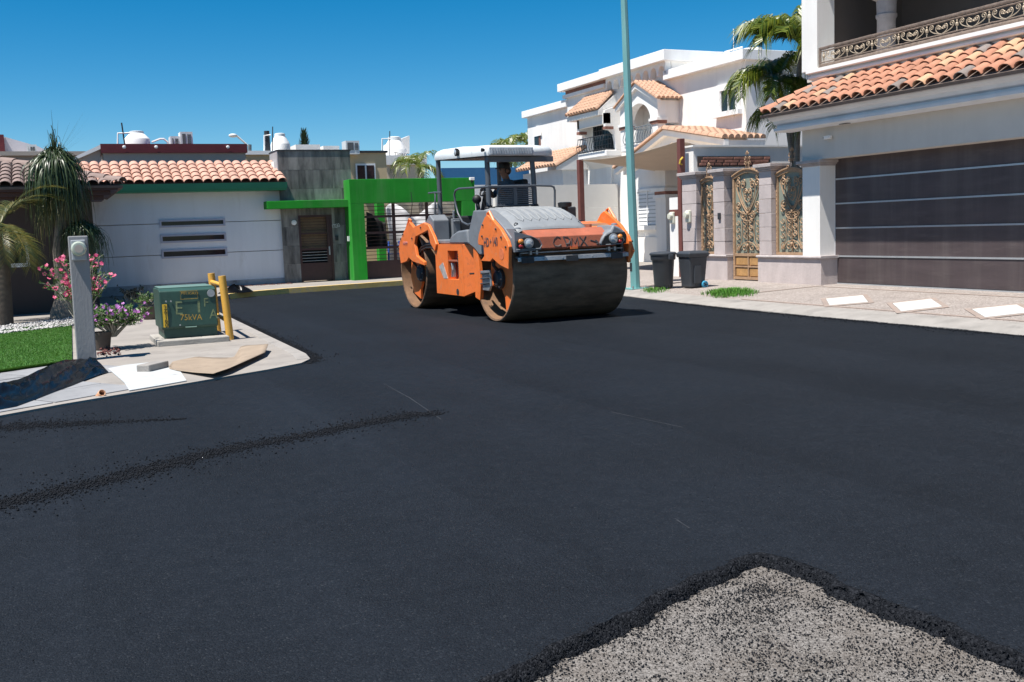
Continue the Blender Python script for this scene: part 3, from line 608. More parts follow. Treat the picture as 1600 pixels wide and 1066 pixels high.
# scraper bar, spray bar
b = B().prism([(-.93, -2.56, 1.00), (-.93, -2.665, .985), (-.93, -2.675, .925), (-.93, -2.655, .925), (-.93, -2.645, .965), (-.93, -2.54, .98)], (1.86, 0, 0))
sc = rl(b, 'scraper_bar', M_sil, bevel=.004)
b = B()
for x in (-.78, -.05, .72): b.box(x-.10, x+.10, -2.684, -2.676, .90, .985)
rl(b, 'scraper_blade', M_dk, sc)
b = B()
for x in (-.9, -.5, -.2, .3, .6, .88): b.lathe([(.012, -2.686), (.012, -2.672)], (x, 0, .955), 6, 'y')
rl(b, 'bolts', M_sil, sc)
sp = rl(B().tube([(-.86, -2.60, 1.045), (.86, -2.60, 1.055)], .011, 8), 'spray_bar', M_sil)
b = B()
for x in (-.70, -.60, .62, .72): b.box(x-.018, x+.018, -2.625, -2.575, 1.02, 1.08)
rl(b, 'spray_nozzle', M_sil, sp)
for x in (-.86, .86): rl(B().box(x-.02, x+.02, -2.60, -2.4, .93, 1.12), 'scraper_arm', M_dk, sc)
b = B().tube([(1.02, -2.56, .90), (1.05, -2.60, 1.0), (1.04, -2.55, 1.12), (1.02, -2.45, 1.2)], .03, 8)
rl(b, 'side_bumper', M_or)

# platform, cockpit, canopy
rl(B().box(-.97, .97, -1.12, .98, 1.187, 1.262), 'platform', M_gp, bevel=.02)
b = B().prism([(-1.02, y, z) for y, z in [(-.16, 1.19), (-.16, 1.25), (-.28, 1.33), (-.55, 1.40), (-.95, 1.42), (-1.02, 1.19)]], (.30, 0, 0))
rl(b, 'step_cover', M_gp, bevel=.03)
rl(B().prism([(-1.0, y, z) for y, z in [(.60, 1.19), (.60, 1.60), (.78, 1.70), (1.02, 1.56), (.92, 1.40), (.72, 1.19)]], (.30, 0, 0)), 'rear_flank', M_gp, bevel=.02)
rl(B().box(-.70, .90, .62, .98, 1.19, 1.66), 'rear_console', M_dk, bevel=.03)
rl(B().box(.55, .95, -1.0, .62, 1.262, 1.60), 'side_console', M_dk, bevel=.03)
rl(B().box(-.55, .90, -1.10, -.86, 1.262, 1.73), 'bulkhead', M_dk, bevel=.02)
c = z4x(365, 520, 6.5); b = B().box(c.x-.06, c.x+.08, c.y-.10, c.y+.08, 1.262, c.z+.16).box(c.x-.05, c.x+.05, c.y-.17, c.y+.15, c.z+.10, c.z+.13).tube([(c.x, c.y, c.z+.1), (c.x, c.y-.02, c.z+.3)], .025, 8)
rl(b, 'lever_console', M_gp, bevel=.012)
# seat and steering column, turned towards the left
rl(B().box(-.32, .22, -.62, -.12, 1.62, 1.74), 'seat', M_blk, bevel=.04)
rl(B().box(.14, .26, -.66, -.10, 1.70, 2.22), 'seat_back', M_blk, bevel=.04)
rl(B().lathe([(.16, 1.262), (.12, 1.30), (.10, 1.62)], (-.04, -.37, 0), 16), 'seat_pedestal', M_dk)
sw0 = z4x(515, 400, 6.62); sw1 = z4x(528, 330, 6.62)
rl(B().tube([(sw0.x, sw0.y, 1.262), (sw0.x, sw0.y+.04, 1.5), (sw1.x+.02, sw1.y, sw1.z-.02)], [.085, .075, .05], 10), 'steering_column', M_blk, smooth=50)
ring = []
for k in range(20):
    a = 2*PI*k/20; ring.append((sw1.x+.08*math.sin(a)*.8, sw1.y+.17*math.cos(a), sw1.z+.02+.09*math.sin(a)))
wh = rl(B().tube(ring, .014, 6, closed=True), 'steering_wheel', M_blk, smooth=50)
rl(B().tube([ring[0], ring[10]], .012, 6).tube([ring[5], ring[15]], .012, 6), 'wheel_spoke', M_blk, wh)
mb = z4x(483, 372, 6.48); rl(B().ball(mb, .075, 10), 'round_mirror', M_blk, smooth=60)
rl(B().tube([mb, (mb.x, mb.y-.05, mb.z-.15), (mb.x+.02, mb.y-.02, 1.3)], [.03, .035, .05], 8), 'mirror_stalk', M_blk, smooth=60)
# slatted guard behind the seat
g0 = z4y(590, 405, 14.78); g1 = z4y(775, 300, 14.78)
gd = rl(B().tube([(g0.x, g0.y, g0.z), (g0.x+.02, g0.y, g1.z-.06), (g0.x+.10, g0.y, g1.z+.015), (g1.x-.06, g0.y, g1.z+.015), (g1.x, g0.y, g1.z-.05), (g1.x, g0.y, g0.z)], .018, 8, closed=True), 'guard_frame', M_post, smooth=50)
for k in range(9):
    z = g0.z+.03+(g1.z-g0.z-.05)*k/8.5
    rl(B().prism([(g0.x+.02, g0.y-.006, z), (g0.x+.02, g0.y+.02, z+.006), (g0.x+.02, g0.y+.02, z+.022), (g0.x+.02, g0.y-.006, z+.016)], (g1.x-g0.x-.04, 0, 0)), 'guard_slat', M_post, gd)
rl(B().box((g0.x+g1.x)/2-.03, (g0.x+g1.x)/2+.03, g0.y-.014, g0.y+.025, g0.z, g1.z), 'guard_bar', M_post, gd)
# posts
FLp = onx(764, 323, 6.50)-RO; FRp = ony(836, 323, 14.80)-RO; RLp = onx(690, 369, 6.44)-RO
FLp.z = FRp.z = 0; RLp.z = 0
for p, z0, tilt in ((FLp, 1.72, 0), (FRp, 1.72, -.03), (RLp, 1.26, 0), (Vector((.52, RLp.y, 0)), 1.26, 0)):
    po = rl(B().tube([(p.x, p.y, z0), (p.x+tilt*.3, p.y, 2.2), (p.x+tilt, p.y+.01, 2.60+.105*(p.y+1.25)/2.5)], .042, 12), 'canopy_post', M_post, smooth=50)
    rl(B().lathe([(.075, z0), (.075, z0+.03), (.055, z0+.05), (.055, z0+.07)], (p.x, p.y, 0), 14), 'post_foot', M_blk, po, smooth=40)
# canopy shell
def zc(y): return .105*(y+1.25)/2.5                 # rises gently to the rear
plan = [(-.70, -1.22), (.06, -1.24), (.30, -1.15), (.60, -.88), (.64, -.4), (.64, .9), (.52, 1.16), (.1, 1.26), (-.45, 1.26), (-.70, 1.20), (-.76, .95), (-.74, -.2), (-.735, -1.12)]
b = B(); rings = []
cxy = (-.06, 0)
for sc_, z in ((.93, 2.565), (.99, 2.56), (1.0, 2.60), (.99, 2.66), (.95, 2.705), (.86, 2.735), (.5, 2.755)):
    rings.append([(cxy[0]+(x-cxy[0])*sc_, cxy[1]+(y-cxy[1])*sc_, z+zc(y)) for x, y in plan])
n_ = len(plan); b.add([p for r in rings for p in r], [(j*n_+i, j*n_+(i+1) % n_, (j+1)*n_+(i+1) % n_, (j+1)*n_+i) for j in range(len(rings)-1) for i in range(n_)] + [tuple(range(n_))[::-1], tuple(range(6*n_, 7*n_))])
can = rl(b, 'canopy', M_can, smooth=45)
rl(B().prism([(cxy[0]+(x-cxy[0])*.9, cxy[1]+(y-cxy[1])*.9, 2.545+zc(y)) for x, y in plan], (0, 0, .015)), 'canopy_lining', M_dk, can)
b = B()
for k in range(16): b.box(-.66+k*.045, -.66+k*.045+.028, -1.262, -1.22, 2.585, 2.665)
rl(b, 'visor_ridge', M_cang, can)
rl(B().box(-.69, .07, -1.25, -1.215, 2.565, 2.690), 'visor_panel', M_cang, can, bevel=.01)
rl(B().box(-.66, .50, -1.10, -1.02, 2.47, 2.555), 'canopy_crossbar', M_post, can)
for k, (zx, zy) in enumerate(((378, 127), (513, 115))):
    v = z4x(zx, zy, 6.33); wl = rl(B().lathe([(.03, .05), (.06, .02), (.066, -.02), (.05, -.03)] if k == 0 else [(.02, .03), (.03, 0), (.03, -.02)], (v.x, v.y, v.z), 14, 'x'), 'work_light', M_blk, can, smooth=40)
    if k == 0: rl(B().lathe([(.045, -.03), (.01, -.038)], (v.x, v.y, v.z), 12, 'x'), 'lens', M_lens, wl)
# hand rails
b = B(); pts = [z4x(x, y, 6.30) for x, y in [(500, 428), (480, 440), (470, 478), (455, 498), (436, 504), (408, 490), (385, 445), (372, 395), (366, 348), (372, 326), (390, 316)]]
pts += [z4x(545, 306, 6.36)] + [z4y(x, y, 14.62) for x, y in [(660, 303), (780, 300), (868, 302), (884, 308), (889, 325), (889, 412)]]
rl(b.tube(pts, .017, 8), 'hand_rail', M_post, smooth=60)
pts = [z4x(x, y, 6.30) for x, y in [(298, 336), (262, 336), (232, 340)]]; rl(B().tube(pts, .015, 8), 'grab_bar', M_post, smooth=60)
pts = [z4x(x, y, 6.30) for x, y in [(258, 336), (267, 342), (266, 420), (262, 500), (270, 528), (302, 540)]]; rl(B().tube(pts, .015, 8), 'hand_rail', M_post, smooth=60)
# antenna whip at the rear plate
a, c = z3(150, 90); b = B().tube([(-1.0, a, c), (-1.0, a, c+.08), (-1.02, a-.25, c+.22), (-1.02, a-.34, c+.40), (-1.02, a-.30, c+.62)], .006, 5); rl(b, 'whip_aerial', M_blk)
# ------------------------------------------------------------------ right-hand houses
M_tileA = mat('terracotta_tile', (.40, .185, .115), .8, .18, 5, .3, 50, rnd=.14, stain=(.29, .15, .10), stain_amt=.38, stain_scale=6)
M_tileB = mat('pale_tile', (.47, .29, .175), .8, .12, 5, .3, 50, rnd=.1)
M_tileC = mat('grey_tile', (.20, .17, .155), .8, .15, 5, .3, 50, rnd=.12)
M_tileP = mat('pink_tile', (.50, .285, .215), .85, .12, 6, .25, 50, rnd=.09, stain=(.42, .25, .19), stain_amt=.38)
M_tileD = mat('brown_tile', (.22, .16, .14), .8, .15, 6, .25, 50, rnd=.12)
M_mort = mat('roof_mortar', (.16, .12, .10), .95, .2, 6)
M_trim = mat('cornice_paint', (.72, .74, .77), .7, .05, 2, .05, 60, streak=.2)
M_beige = mat('garage_plaster', (.60, .565, .52), .88, .05, 1.2, .15, 80, streak=.22)
M_stone = mat('cantera_stone', (.46, .40, .385), .88, .13, 4, .5, 45, rnd=.06, stain=(.24, .19, .18), stain_amt=.30, stain_scale=9, stretch=(1, 1, .45))
M_stonec = mat('cantera_cap', (.41, .365, .355), .88, .18, 5, .5, 45, stain=(.22, .19, .185), stain_amt=.4, stain_scale=7)
M_door = mat('garage_wood', (.066, .050, .052), .5, .22, 2.2, .1, 40, rnd=.05, stretch=(1, .35, 2.2), stain=(.09, .07, .07), stain_amt=.45, stain_scale=3, streak=.25)
M_alu = mat('brushed_aluminium', (.55, .58, .60), .35, .08, 8, metal=.6)
M_gold = mat('bronze_iron', (.39, .25, .15), .65, .25, 14, .3, 60, metal=.1, stain=(.25, .165, .105), stain_amt=.38, stain_scale=10)
M_wood2 = mat('bronze_panel', (.42, .235, .09), .55, .25, 6, .2, 40, stain=(.30, .17, .07), stain_amt=.4, stain_scale=8)
M_poly = mat('grey_green_sheet', (.24, .265, .215), .4, .14, 2)
M_railm = mat('hammered_rail', (.22, .165, .13), .55, .3, 12, .5, 40, metal=.3)
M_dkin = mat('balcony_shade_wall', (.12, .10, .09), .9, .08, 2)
M_brick = mat('old_brick', (.26, .12, .09), .9, .3, 8, .5, 40, rnd=.25)
M_brown = mat('red_brown_steel', (.16, .055, .045), .5, .15, 6)
M_cable = mat('cable', (.02, .02, .02), .6, .2, 5)
M_meter = mat('meter_cream', (.60, .60, .50), .4, .1, 8)
M_glass = glassmat('dark_glass')
M_frame = mat('white_window_frame', (.75, .76, .76), .5, .05, 4)

def tile_mesh(name, m, w, L, r=None, n=6, thick=.014, hgt_=.80):
    """barrel tile along +Y (upslope), open end at y=0"""
    r = r or w*.46; b = B(); vs = []
    for (y, rr, dz) in ((0, r, .018), (L*1.06, r*.9, 0)):
        for ro in (rr, rr-thick):
            for k in range(n+1):
                a = PI*k/n; vs.append((-ro*math.cos(a), y, ro*math.sin(a)*hgt_+dz))
    q = n+1; F = []
    for k in range(n):
        F.append((k, k+1, 2*q+k+1, 2*q+k)); F.append((q+k+1, q+k, 3*q+k, 3*q+k+1)); F.append((k+1, k, q+k, q+k+1))
    b.add(vs, F); me = b.mesh(name); me.materials.append(m); me.polygons.foreach_set('use_smooth', [True]*len(me.polygons)); me.set_sharp_from_angle(angle=rad(40)); return me

GH = thing('garage_house', 'two-storey house with terracotta tiled eave over a wide brown garage door', 'house', (13.6, 11, .15))
Y0 = 3.0
def prof_y(P, y0, y1): return B().prism([(x, y0, z) for x, z in P], (0, y1-y0, 0))
bx('lintel', M_beige, GH, 13.0, 13.42, Y0, 15.03, 2.46, 3.03)
bx('side_wall', M_beige, GH, 13.36, 20, 15.0, 15.3, .1, 3.9)
bx('column', M_white, GH, 13.0, 13.40, 14.56, 15.03, .67, 2.345, bevel=.006)
b = B()
for d, z0, z1 in ((.02, 2.345, 2.375), (.05, 2.375, 2.40), (.085, 2.40, 2.455)): b.box(13.0-d, 13.42, 14.56-d, 15.03+d, z0, z1)
b.build('capital', M_stonec, GH, bevel=.006, kind='stuff')
cor = prof_y([(13.02, 3.02), (12.68, 3.02), (12.62, 3.04), (12.62, 3.09), (12.70, 3.10), (12.70, 3.14), (12.63, 3.17), (12.60, 3.22), (12.52, 3.24), (12.48, 3.28), (12.47, 3.315), (13.34, 3.34)], Y0, 15.38).build('cornice', M_trim, GH, smooth=25)
bx('spotlight', M_glass, cor, 12.8, 12.88, 13.65, 13.85, 3.008, 3.018)
eX, eZ, tX, tZ = 12.41, 3.335, 13.32, 3.86
sl_ = math.atan2(tZ-eZ, tX-eX); SLEN = math.hypot(tX-eX, tZ-eZ)
deck = B().prism([(eX-.05, Y0, eZ-.005), (eX-.05, 15.46, eZ-.005), (tX, 14.60, tZ+.02), (tX, Y0, tZ+.02)], (.02, 0, -.05)).build('roof_deck', M_mort, GH)
B().add([(eX+.02, 15.42, eZ), (tX, 14.6, tZ), (tX+1.5, 14.6, tZ), (tX+1.5, 15.42, eZ)], [(0, 1, 2, 3)]).build('roof_side', M_tileA, GH, solid=.03)
TW = .258; rows = 4
tmA, tmB, tmC = (tile_mesh('tile', m, TW, SLEN/rows) for m in (M_tileA, M_tileB, M_tileC))
random.seed(3)
for c in range(29):
    y = 15.28-c*TW
    for r in range(rows):
        t = r/rows
        if y+.05 > 15.42-(t+.35/rows)*.85: continue
        q = random.random(); me = tmC if q < .075 else tmB if q < .19 else tmA
        inst('roof_tile', me, deck, (eX-.03+(tX-eX)*t, y+random.gauss(0, .003), eZ+.012+(tZ-eZ)*t), (sl_+random.gauss(0, .012), random.gauss(0, .015), -PI/2+random.gauss(0, .012)))
hl = tile_mesh('hip_tile', M_tileA, .24, .3, n=6)
h0, h1 = Vector((eX-.02, 15.44, eZ+.05)), Vector((tX, 14.60, tZ+.05)); hd_ = (h1-h0); 
for k in range(4):
    p = h0+hd_*k/4; inst('hip_tile', hl, deck, p, (math.atan2(hd_.z, math.hypot(hd_.x, hd_.y)), 0, math.atan2(hd_.y, hd_.x)-PI/2))
# upper floor: moulded slab edge, pillar, shaded loggia
prof_y([(13.36, 3.80), (13.30, 3.80), (13.30, 3.955), (13.22, 3.965), (13.20, 3.98), (13.20, 4.015), (13.27, 4.02), (13.27, 4.055), (13.16, 4.065), (13.15, 4.075), (13.15, 4.135), (13.36, 4.14)], Y0, 15.10).build('balcony_moulding', M_whites, GH, smooth=25)
bx('balcony_floor', M_beige, GH, 13.36, 16.4, Y0, 15.3, 3.95, 4.12)
bx('upper_pillar', M_white, GH, 13.30, 13.72, 14.96, 15.38, 4.14, 7.4, bevel=.006)
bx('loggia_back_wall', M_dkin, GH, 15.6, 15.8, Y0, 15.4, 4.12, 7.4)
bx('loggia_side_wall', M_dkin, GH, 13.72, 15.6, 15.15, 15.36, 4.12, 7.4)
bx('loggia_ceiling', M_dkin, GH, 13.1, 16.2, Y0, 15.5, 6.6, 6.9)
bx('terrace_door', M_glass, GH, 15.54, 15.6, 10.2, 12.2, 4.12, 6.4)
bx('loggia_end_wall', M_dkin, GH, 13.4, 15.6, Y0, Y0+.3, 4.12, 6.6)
rc = onx(1385, 40, 14.25)
rcol = B().lathe([(.22, 4.12), (.22, 4.2), (.17, 4.24), (.165, 4.95), (.19, 4.99), (.19, 5.03), (.17, 5.05), (.18, 5.28), (.26, 5.33), (.28, 5.42), (.24, 5.46), (.22, 6.6)], (rc.x, rc.y, 0), 20).build('loggia_column', M_stonec, GH, smooth=35)
# railing
rail = thing('x', '', '') if False else None
ry0, ry1 = 14.88, Y0+.2; rz0, rz1 = 4.17, 4.50; rx = 13.30
def hammered(y0, y1, z, h):
    b = B(); n = int((y0-y1)/.05); b.tube([(rx, y0-(y0-y1)*i/n, z+random.gauss(0, .002)) for i in range(n+1)], h, 6, flat=.8); return b
rb = hammered(ry0, ry1, rz1, .030).build('balcony_rail', M_railm, GH, smooth=50)
hammered(ry0, ry1, rz1-.055, .014).build('upper_bar', M_railm, rb)
hammered(ry0, ry1, rz0+.02, .034).build('lower_bar', M_railm, rb)
hammered(ry0, ry1, rz0+.075, .012).build('lower_bar', M_railm, rb)
b = B().tube([(rx, ry0, 4.14), (rx, ry0, rz1+.02)], .026, 6); b.build('end_post', M_railm, rb)
M_pale = mat('pale_iron_scroll', (.42, .34, .25), .5, .25, 20, metal=.3)
y = ry0-.10; pitch = .60; zA, zB = rz0+.075, rz1-.06; hh = zB-zA
while y-pitch > ry1:
    yc = y-pitch/2; b = B()
    for s in (-1, 1):
        for P in (scroll((0, .01), (.115, hh*.62), .042, 1, ctrl=(.13, .04)), scroll((0, .01), (.245, hh*.72), .045, 1, ctrl=(.24, .05)), spiral((.035, hh*.60), .032, .008, PI, PI+2.4*PI, 12)):
            b.tube([(rx, yc+s*p[0], zA+p[1]) for p in P], .0075, 5)
    b.build('scrollwork', M_pale, rb)
    b = B().tube([(rx, y, zA), (rx, y, zB)], .008, 6).ball((rx, y, zA+hh*.55), .028, 5, 1.3).ball((rx, y, zA+hh*.82), .016, 5).ball((rx, y, zA+hh*.3), .014, 5)
    b.build('baluster', M_pale, rb, kind='stuff')
    y -= pitch
# garage door
gd_ = thing('garage_door', 'wide dark brown sectional garage door with thin silver strips', 'garage door', (13.37, 9, .15))
zl = [.175, .67, 1.19, 1.64, 2.09, 2.50]
for a, c in zip(zl[:-1], zl[1:]):
    bx('door_panel', M_door, gd_, 13.365, 13.40, 3.1, 14.555, a+.006, c-.006, bevel=.004)
for z in zl[1:-1]: bx('trim_strip', M_alu, gd_, 13.352, 13.366, 3.1, 14.55, z-.014, z+.014)
bx('bottom_seal', M_alu, gd_, 13.355, 13.40, 3.1, 14.555, .150, .172)
bx('door_jamb', M_trim, GH, 13.36, 13.42, 14.556, 14.60, .15, 2.46)
cc = thing('security_camera', 'small white security camera under the garage eave', 'camera', (12.99, 14.6, 2.9))
p = onx(1292, 215, 12.93)
B().box(12.90, 12.96, p.y-.10, p.y+.06, p.z-.03, p.z+.03).build('camera_body', M_whites, cc, bevel=.01)
B().lathe([(.022, 0), (.022, -.02), (.015, -.022)], (12.93, p.y+.08, p.z), 12, 'y').build('lens', M_blk, cc)
B().tube([(12.95, p.y, p.z), (13.0, p.y, p.z+.02)], .012, 6).build('bracket', M_whites, cc)

# ------------------------------------------------------------------ cantera fence with ornate iron
FN = thing('stone_fence', 'grey-pink stone fence pillars with moulded caps beside the garage', 'fence', (13.2, 17, .15))
FX = 13.0
bx('base_block', M_stone, FN, FX-.03, 13.4, 14.50, 16.325, .1, .635, bevel=.006)
bx('base_block', M_stone, FN, FX-.03, 13.4, 17.33, 19.02, .1, .635, bevel=.006)
for y0, y1 in ((14.46, 16.335), (17.32, 19.06)):
    B().prism([(FX-.07, y0, .645), (FX-.075, y0, .665), (FX-.06, y0, .69), (13.42, y0, .69), (13.42, y0, .636), (FX-.045, y0, .636)], (0, y1-y0, 0)).build('base_ledge', M_stonec, FN, bevel=.004)
for y0, y1 in ((18.45, 18.99), (17.45, 17.83), (15.94, 16.31)):
    zz = .69; k = 0; n = 6; hgt = (2.35-.69)/n
    for i in range(n):
        bx('stone_block', M_stone, FN, FX+random.gauss(0, .002), 13.38, y0+random.gauss(0, .0015), y1, zz+i*hgt+.003, zz+(i+1)*hgt-.003, bevel=.005)
    for d, z0, z1 in ((.02, 2.351, 2.385), (.05, 2.385, 2.42), (.085, 2.42, 2.49)):
        bx('pillar_cap', M_stonec, FN, FX-d, 13.38+d, y0-d, y1+d, z0+.0005, z1, bevel=.008)
def gate_iron(G, yc, w, z0, z1, x, crest):
    """scrollwork of one panel: width w about yc, from z0 to arched top z1 (sizes in metres)"""
    h = z1-z0; b = B(); k = w*.5; R = min(.085, k*.27)
    def put(P, r=.0085):
        r *= 1.25
        for s in (-1, 1): b.tube([(x, yc+s*p[0], z0+p[1]) for p in P], r, 5)
    def sc(a, c, r, inw=1, ct=None, down=False): return scroll((a[0]*k, a[1]*h), (c[0]*k, c[1]*h), r, inw, down, ctrl=(ct[0]*k, ct[1]*h) if ct else None)
    def sp(cy, cz, r, a0, t): return spiral((cy*k, cz*h), r, r*.15, a0, a0+t, 18)
    put([(0, 0), (0, .60*h)], .011)
    put(sc((.03, .52), (.93, .90), R*1.0, 1, (.62, .66)), .011)                     # great fan
    put(sc((.03, .56), (.60, .88), R*1.1, 1, (.52, .66))); put(sc((.03, .66), (.30, .80), R*.75, 1, (.34, .70)))
    put(sp(.26, .93, R*.75, -PI/2, 2.4*PI)); put(sp(.70, .965, R*.5, PI, -2.2*PI), .007); put(sp(.18, .735, R*.6, PI, 2.3*PI), .007)
    put(sc((.03, .50), (.90, .615), R*.95, 1, (.75, .53)), .010); put(sp(.78, .55, R*.75, PI/2, -2.5*PI), .007)
    put(sc((.02, .42), (.55, .50), R*.9, 1, (.52, .43)))
    for q in (.43, .335, .24):
        put(sp(.24, q, R*.85, PI, 2.4*PI), .007); put(sp(.76, q-.03, R*.8, 0, -2.3*PI), .007); put([(.10*k, (q-.06)*h), (.34*k, (q-.02)*h), (.12*k, (q+.045)*h)], .006)
    put([(.93*k, .03*h), (.70*k, .085*h), (.52*k, .16*h), (.46*k, .30*h), (.50*k, .42*h)], .008)
    put(sp(.30, .075, R*1.0, PI/2, 2.4*PI)); put(sp(.74, .07, R*.85, PI/2, -2.4*PI)); put([(.02*k, .15*h), (.35*k, .13*h), (.9*k, .03*h)], .008)
    for q, r in ((.10, .026), (.52, .024), (.80, .022)): b.ball((x-.01, yc, z0+q*h), r, 5, 1.5)
    sw = b.build('scrollwork', M_gold, G, smooth=50)
    b = B(); ch = crest
    def put2(P, r=.0075):
        for s in (-1, 1): b.tube([(x, yc+s*p[0], z1+.06+p[1]) for p in P], r, 5)
    put2([(w*.36, -.01), (w*.22, .04), (.06, .10), (.03, ch*.55)]); put2(spiral((w*.16, .075), .05, .012, PI, PI+2.3*PI)); put2(spiral((.065, ch*.50), .045, .01, PI, PI+2.2*PI)); put2(spiral((.06, ch*.72), .04, .01, -PI/2, 1.6*PI)); put2([(0, -.02), (0, ch)], .009); put2(spiral((.032, ch*.92), .028, .006, PI, -PI))
    b.ball((x, yc, z1+.06+ch), .018, 5, 1.6)
    b.build('crest', M_gold, G, smooth=50)
def gate_frame(G, y0, y1, z0, zs, arch, x, wd=.05, low=None):
    b = B(); yc = (y0+y1)/2; n = 12
    for a, c in ((y0, y0+wd), (y1-wd, y1)): b.box(x-.03, x+.03, a, c, z0, zs)
    b.box(x-.03, x+.03, y0+wd, y1-wd, z0, z0+wd)
    for i in range(n):
        t0, t1 = i/n, (i+1)/n; ya, yb = y0+(y1-y0)*t0, y0+(y1-y0)*t1; za, zb_ = zs+arch*math.sin(PI*t0), zs+arch*math.sin(PI*t1)
        b.prism([(x-.035, ya, za-.005), (x-.035, yb, zb_-.005), (x-.035, yb, zb_+.06), (x-.035, ya, za+.06)], (.07, 0, 0))
        b.prism([(x-.06, ya, za+.06), (x-.06, yb, zb_+.06), (x-.06, yb, zb_+.085), (x-.06, ya, za+.085)], (.12, 0, 0))
    fr = b.build('frame', M_gold, G)
    b = B()
    for a in (y0+wd/2, y1-wd/2):
        for k in range(18): b.ball((x-.032, a, z0+.08+(zs-z0-.1)*k/17), .011, 3)
    b.build('rivets', M_gold, fr, fix=False)
    P = [(y0+wd*.6, z0+wd*.6 if low is None else low), (y1-wd*.6, z0+wd*.6 if low is None else low)] + [(y1-(y1-y0)*i/n, zs+arch*math.sin(PI*i/n)) for i in range(n+1)]
    P = [(min(max(a, y0+wd*.6), y1-wd*.6), c) for a, c in P]
    B().prism([(x+.012, a, c) for a, c in P], (.008, 0, 0)).build('backing_sheet', M_poly, G)
gx = 13.14
G1 = thing('iron_gate', 'bronze iron gate with scrollwork over four wooden-coloured panels', 'gate', (gx, 16.82, .17))
gate_frame(G1, 16.335, 17.31, .172, 2.24, .13, gx, .055, low=.70)
gate_iron(G1, 16.82, .84, .72, 2.30, gx-.02, .42)
bx('lock_rail', M_gold, G1, gx-.028, gx+.028, 16.392, 17.252, .655, .715)
bx('mid_rail', M_gold, G1, gx-.026, gx+.026, 16.392, 17.252, .425, .455); bx('mid_stile', M_gold, G1, gx-.026, gx+.026, 16.805, 16.835, .228, .425); bx('mid_stile', M_gold, G1, gx-.026, gx+.026, 16.805, 16.835, .4551, .655)
for y0, y1 in ((16.395, 16.80), (16.84, 17.25)):
    for z0, z1 in ((.23, .42), (.46, .65)): bx('gate_panel', M_wood2, G1, gx-.012, gx+.015, y0+.012, y1-.012, z0+.01, z1-.01, bevel=.01)
B().tube([(gx-.03, 16.375, 1.10), (gx-.08, 16.375, 1.08), (gx-.085, 16.375, .95), (gx-.03, 16.375, .92)], .014, 8).build('gate_handle', M_railm, G1, smooth=50)
bx('lower_backing', M_wood2, G1, gx+.016, gx+.026, 16.395, 17.25, .225, .655)
G2 = thing('iron_grille', 'narrow bronze iron grille between two stone pillars', 'grille', (gx, 18.14, .70))
gate_frame(G2, 17.84, 18.44, .695, 2.20, .08, gx, .045); gate_iron(G2, 18.14, .50, .76, 2.24, gx-.02, .34)
G3 = thing('iron_grille', 'wide bronze iron grille beside the white garage column', 'grille', (gx, 15.49, .70))
gate_frame(G3, 15.045, 15.93, .695, 2.20, .10, gx, .05); gate_iron(G3, 15.46, .72, .76, 2.26, gx-.02, .42)
p = onx(1123, 338, 12.97); ic = bx('intercom', M_dk, None, 12.965, 12.998, p.y-.04, p.y+.04, p.z-.07, p.z+.07, bevel=.006); tag(ic, 'small dark intercom box on the stone pillar by the gate', 'intercom')
def meter(name, label, x, y, z, box=True):
    m_ = thing(name, label, 'electric meter', (x, y, z))
    B().box(x-.06, x, y-.085, y+.085, z-.14, z+.13).build('meter_base', M_meter, m_, bevel=.02)
    B().lathe([(.075, -.06), (.075, -.10), (.066, -.125), (.03, -.13)], (x, y, z+.03), 18, 'x').build('meter_dome', M_meter, m_, smooth=35)
    return m_
p = onx(1075, 338, 12.96); meter('electric_meter', 'cream electric meter on the end stone pillar', 12.997, p.y, p.z)
# white boundary wall with exposed brick
BW = thing('boundary_wall', 'white plastered boundary wall with a strip of bare brick', 'wall', (14.8, 19.25, .15))
bx('wall', M_white, BW, 13.40, 18.0, 19.10, 19.50, .1, 3.08)
bx('coping', M_whites, BW, 13.36, 18.0, 19.06, 19.54, 3.0805, 3.12)
x = 13.55
while x < 15.35:
    for k in range(3):
        w = .17+random.random()*.05
        bx('brick', M_brick, BW, x+k*.05, x+k*.05+w, 19.075, 19.099, 2.66+k*.065, 2.66+k*.065+.055, bevel=.006)
    x += .215
M_panel = mat('dark_brick_niche', (.07, .05, .045), .95, .2, 6); bx('brick_bed', M_panel, BW, 13.5, 15.55, 19.085, 19.0995, 2.63, 2.87)
# carport: two posts, shade sail, meter post
CP = thing('carport', 'tan shade sail stretched from two red-brown steel posts', 'carport', (13.3, 22, .15))
bx('post', M_brown, CP, 13.14, 13.27, 19.24, 19.37, .15, 3.28, bevel=.005)
bx('post', M_brown, CP, 13.34, 13.48, 24.36, 24.50, .1, 3.20, bevel=.005)
M_sail = mat('tan_sail', (.54, .43, .33), .9, .06, 2, .2, 100)
A_, B_, C_, D_ = Vector((13.42, 24.42, 3.18)), Vector((13.22, 19.32, 3.24)), Vector((17.7, 22.6, 3.02)), Vector((17.8, 27.0, 2.98))
def sail(u, v):
    p = (A_*(1-u)+B_*u)*(1-v)+(D_*(1-u)+C_*u)*v
    return p+Vector((0, 0, -.22*math.sin(PI*u)*math.sin(PI*v) - .10*math.sin(PI*u)*(1-v)**3))
B().grid(sail, 18, 14).build('sail', M_sail, CP, smooth=60, solid=.006)
M_rope = mat('yellow_rope', (.6, .42, .05), .7, .2, 9)
B().tube([(13.20, 19.23, 2.86), (13.13, 19.22, 2.80), (13.12, 19.24, 2.72), (13.18, 19.23, 2.70)], .02, 6).build('rope_knot', M_rope, CP)
mp = thing('meter_post', 'white plastered meter post with a red-brown band', 'post', (13.35, 19.95, .1))
q = onx(1052, 340, 13.3)
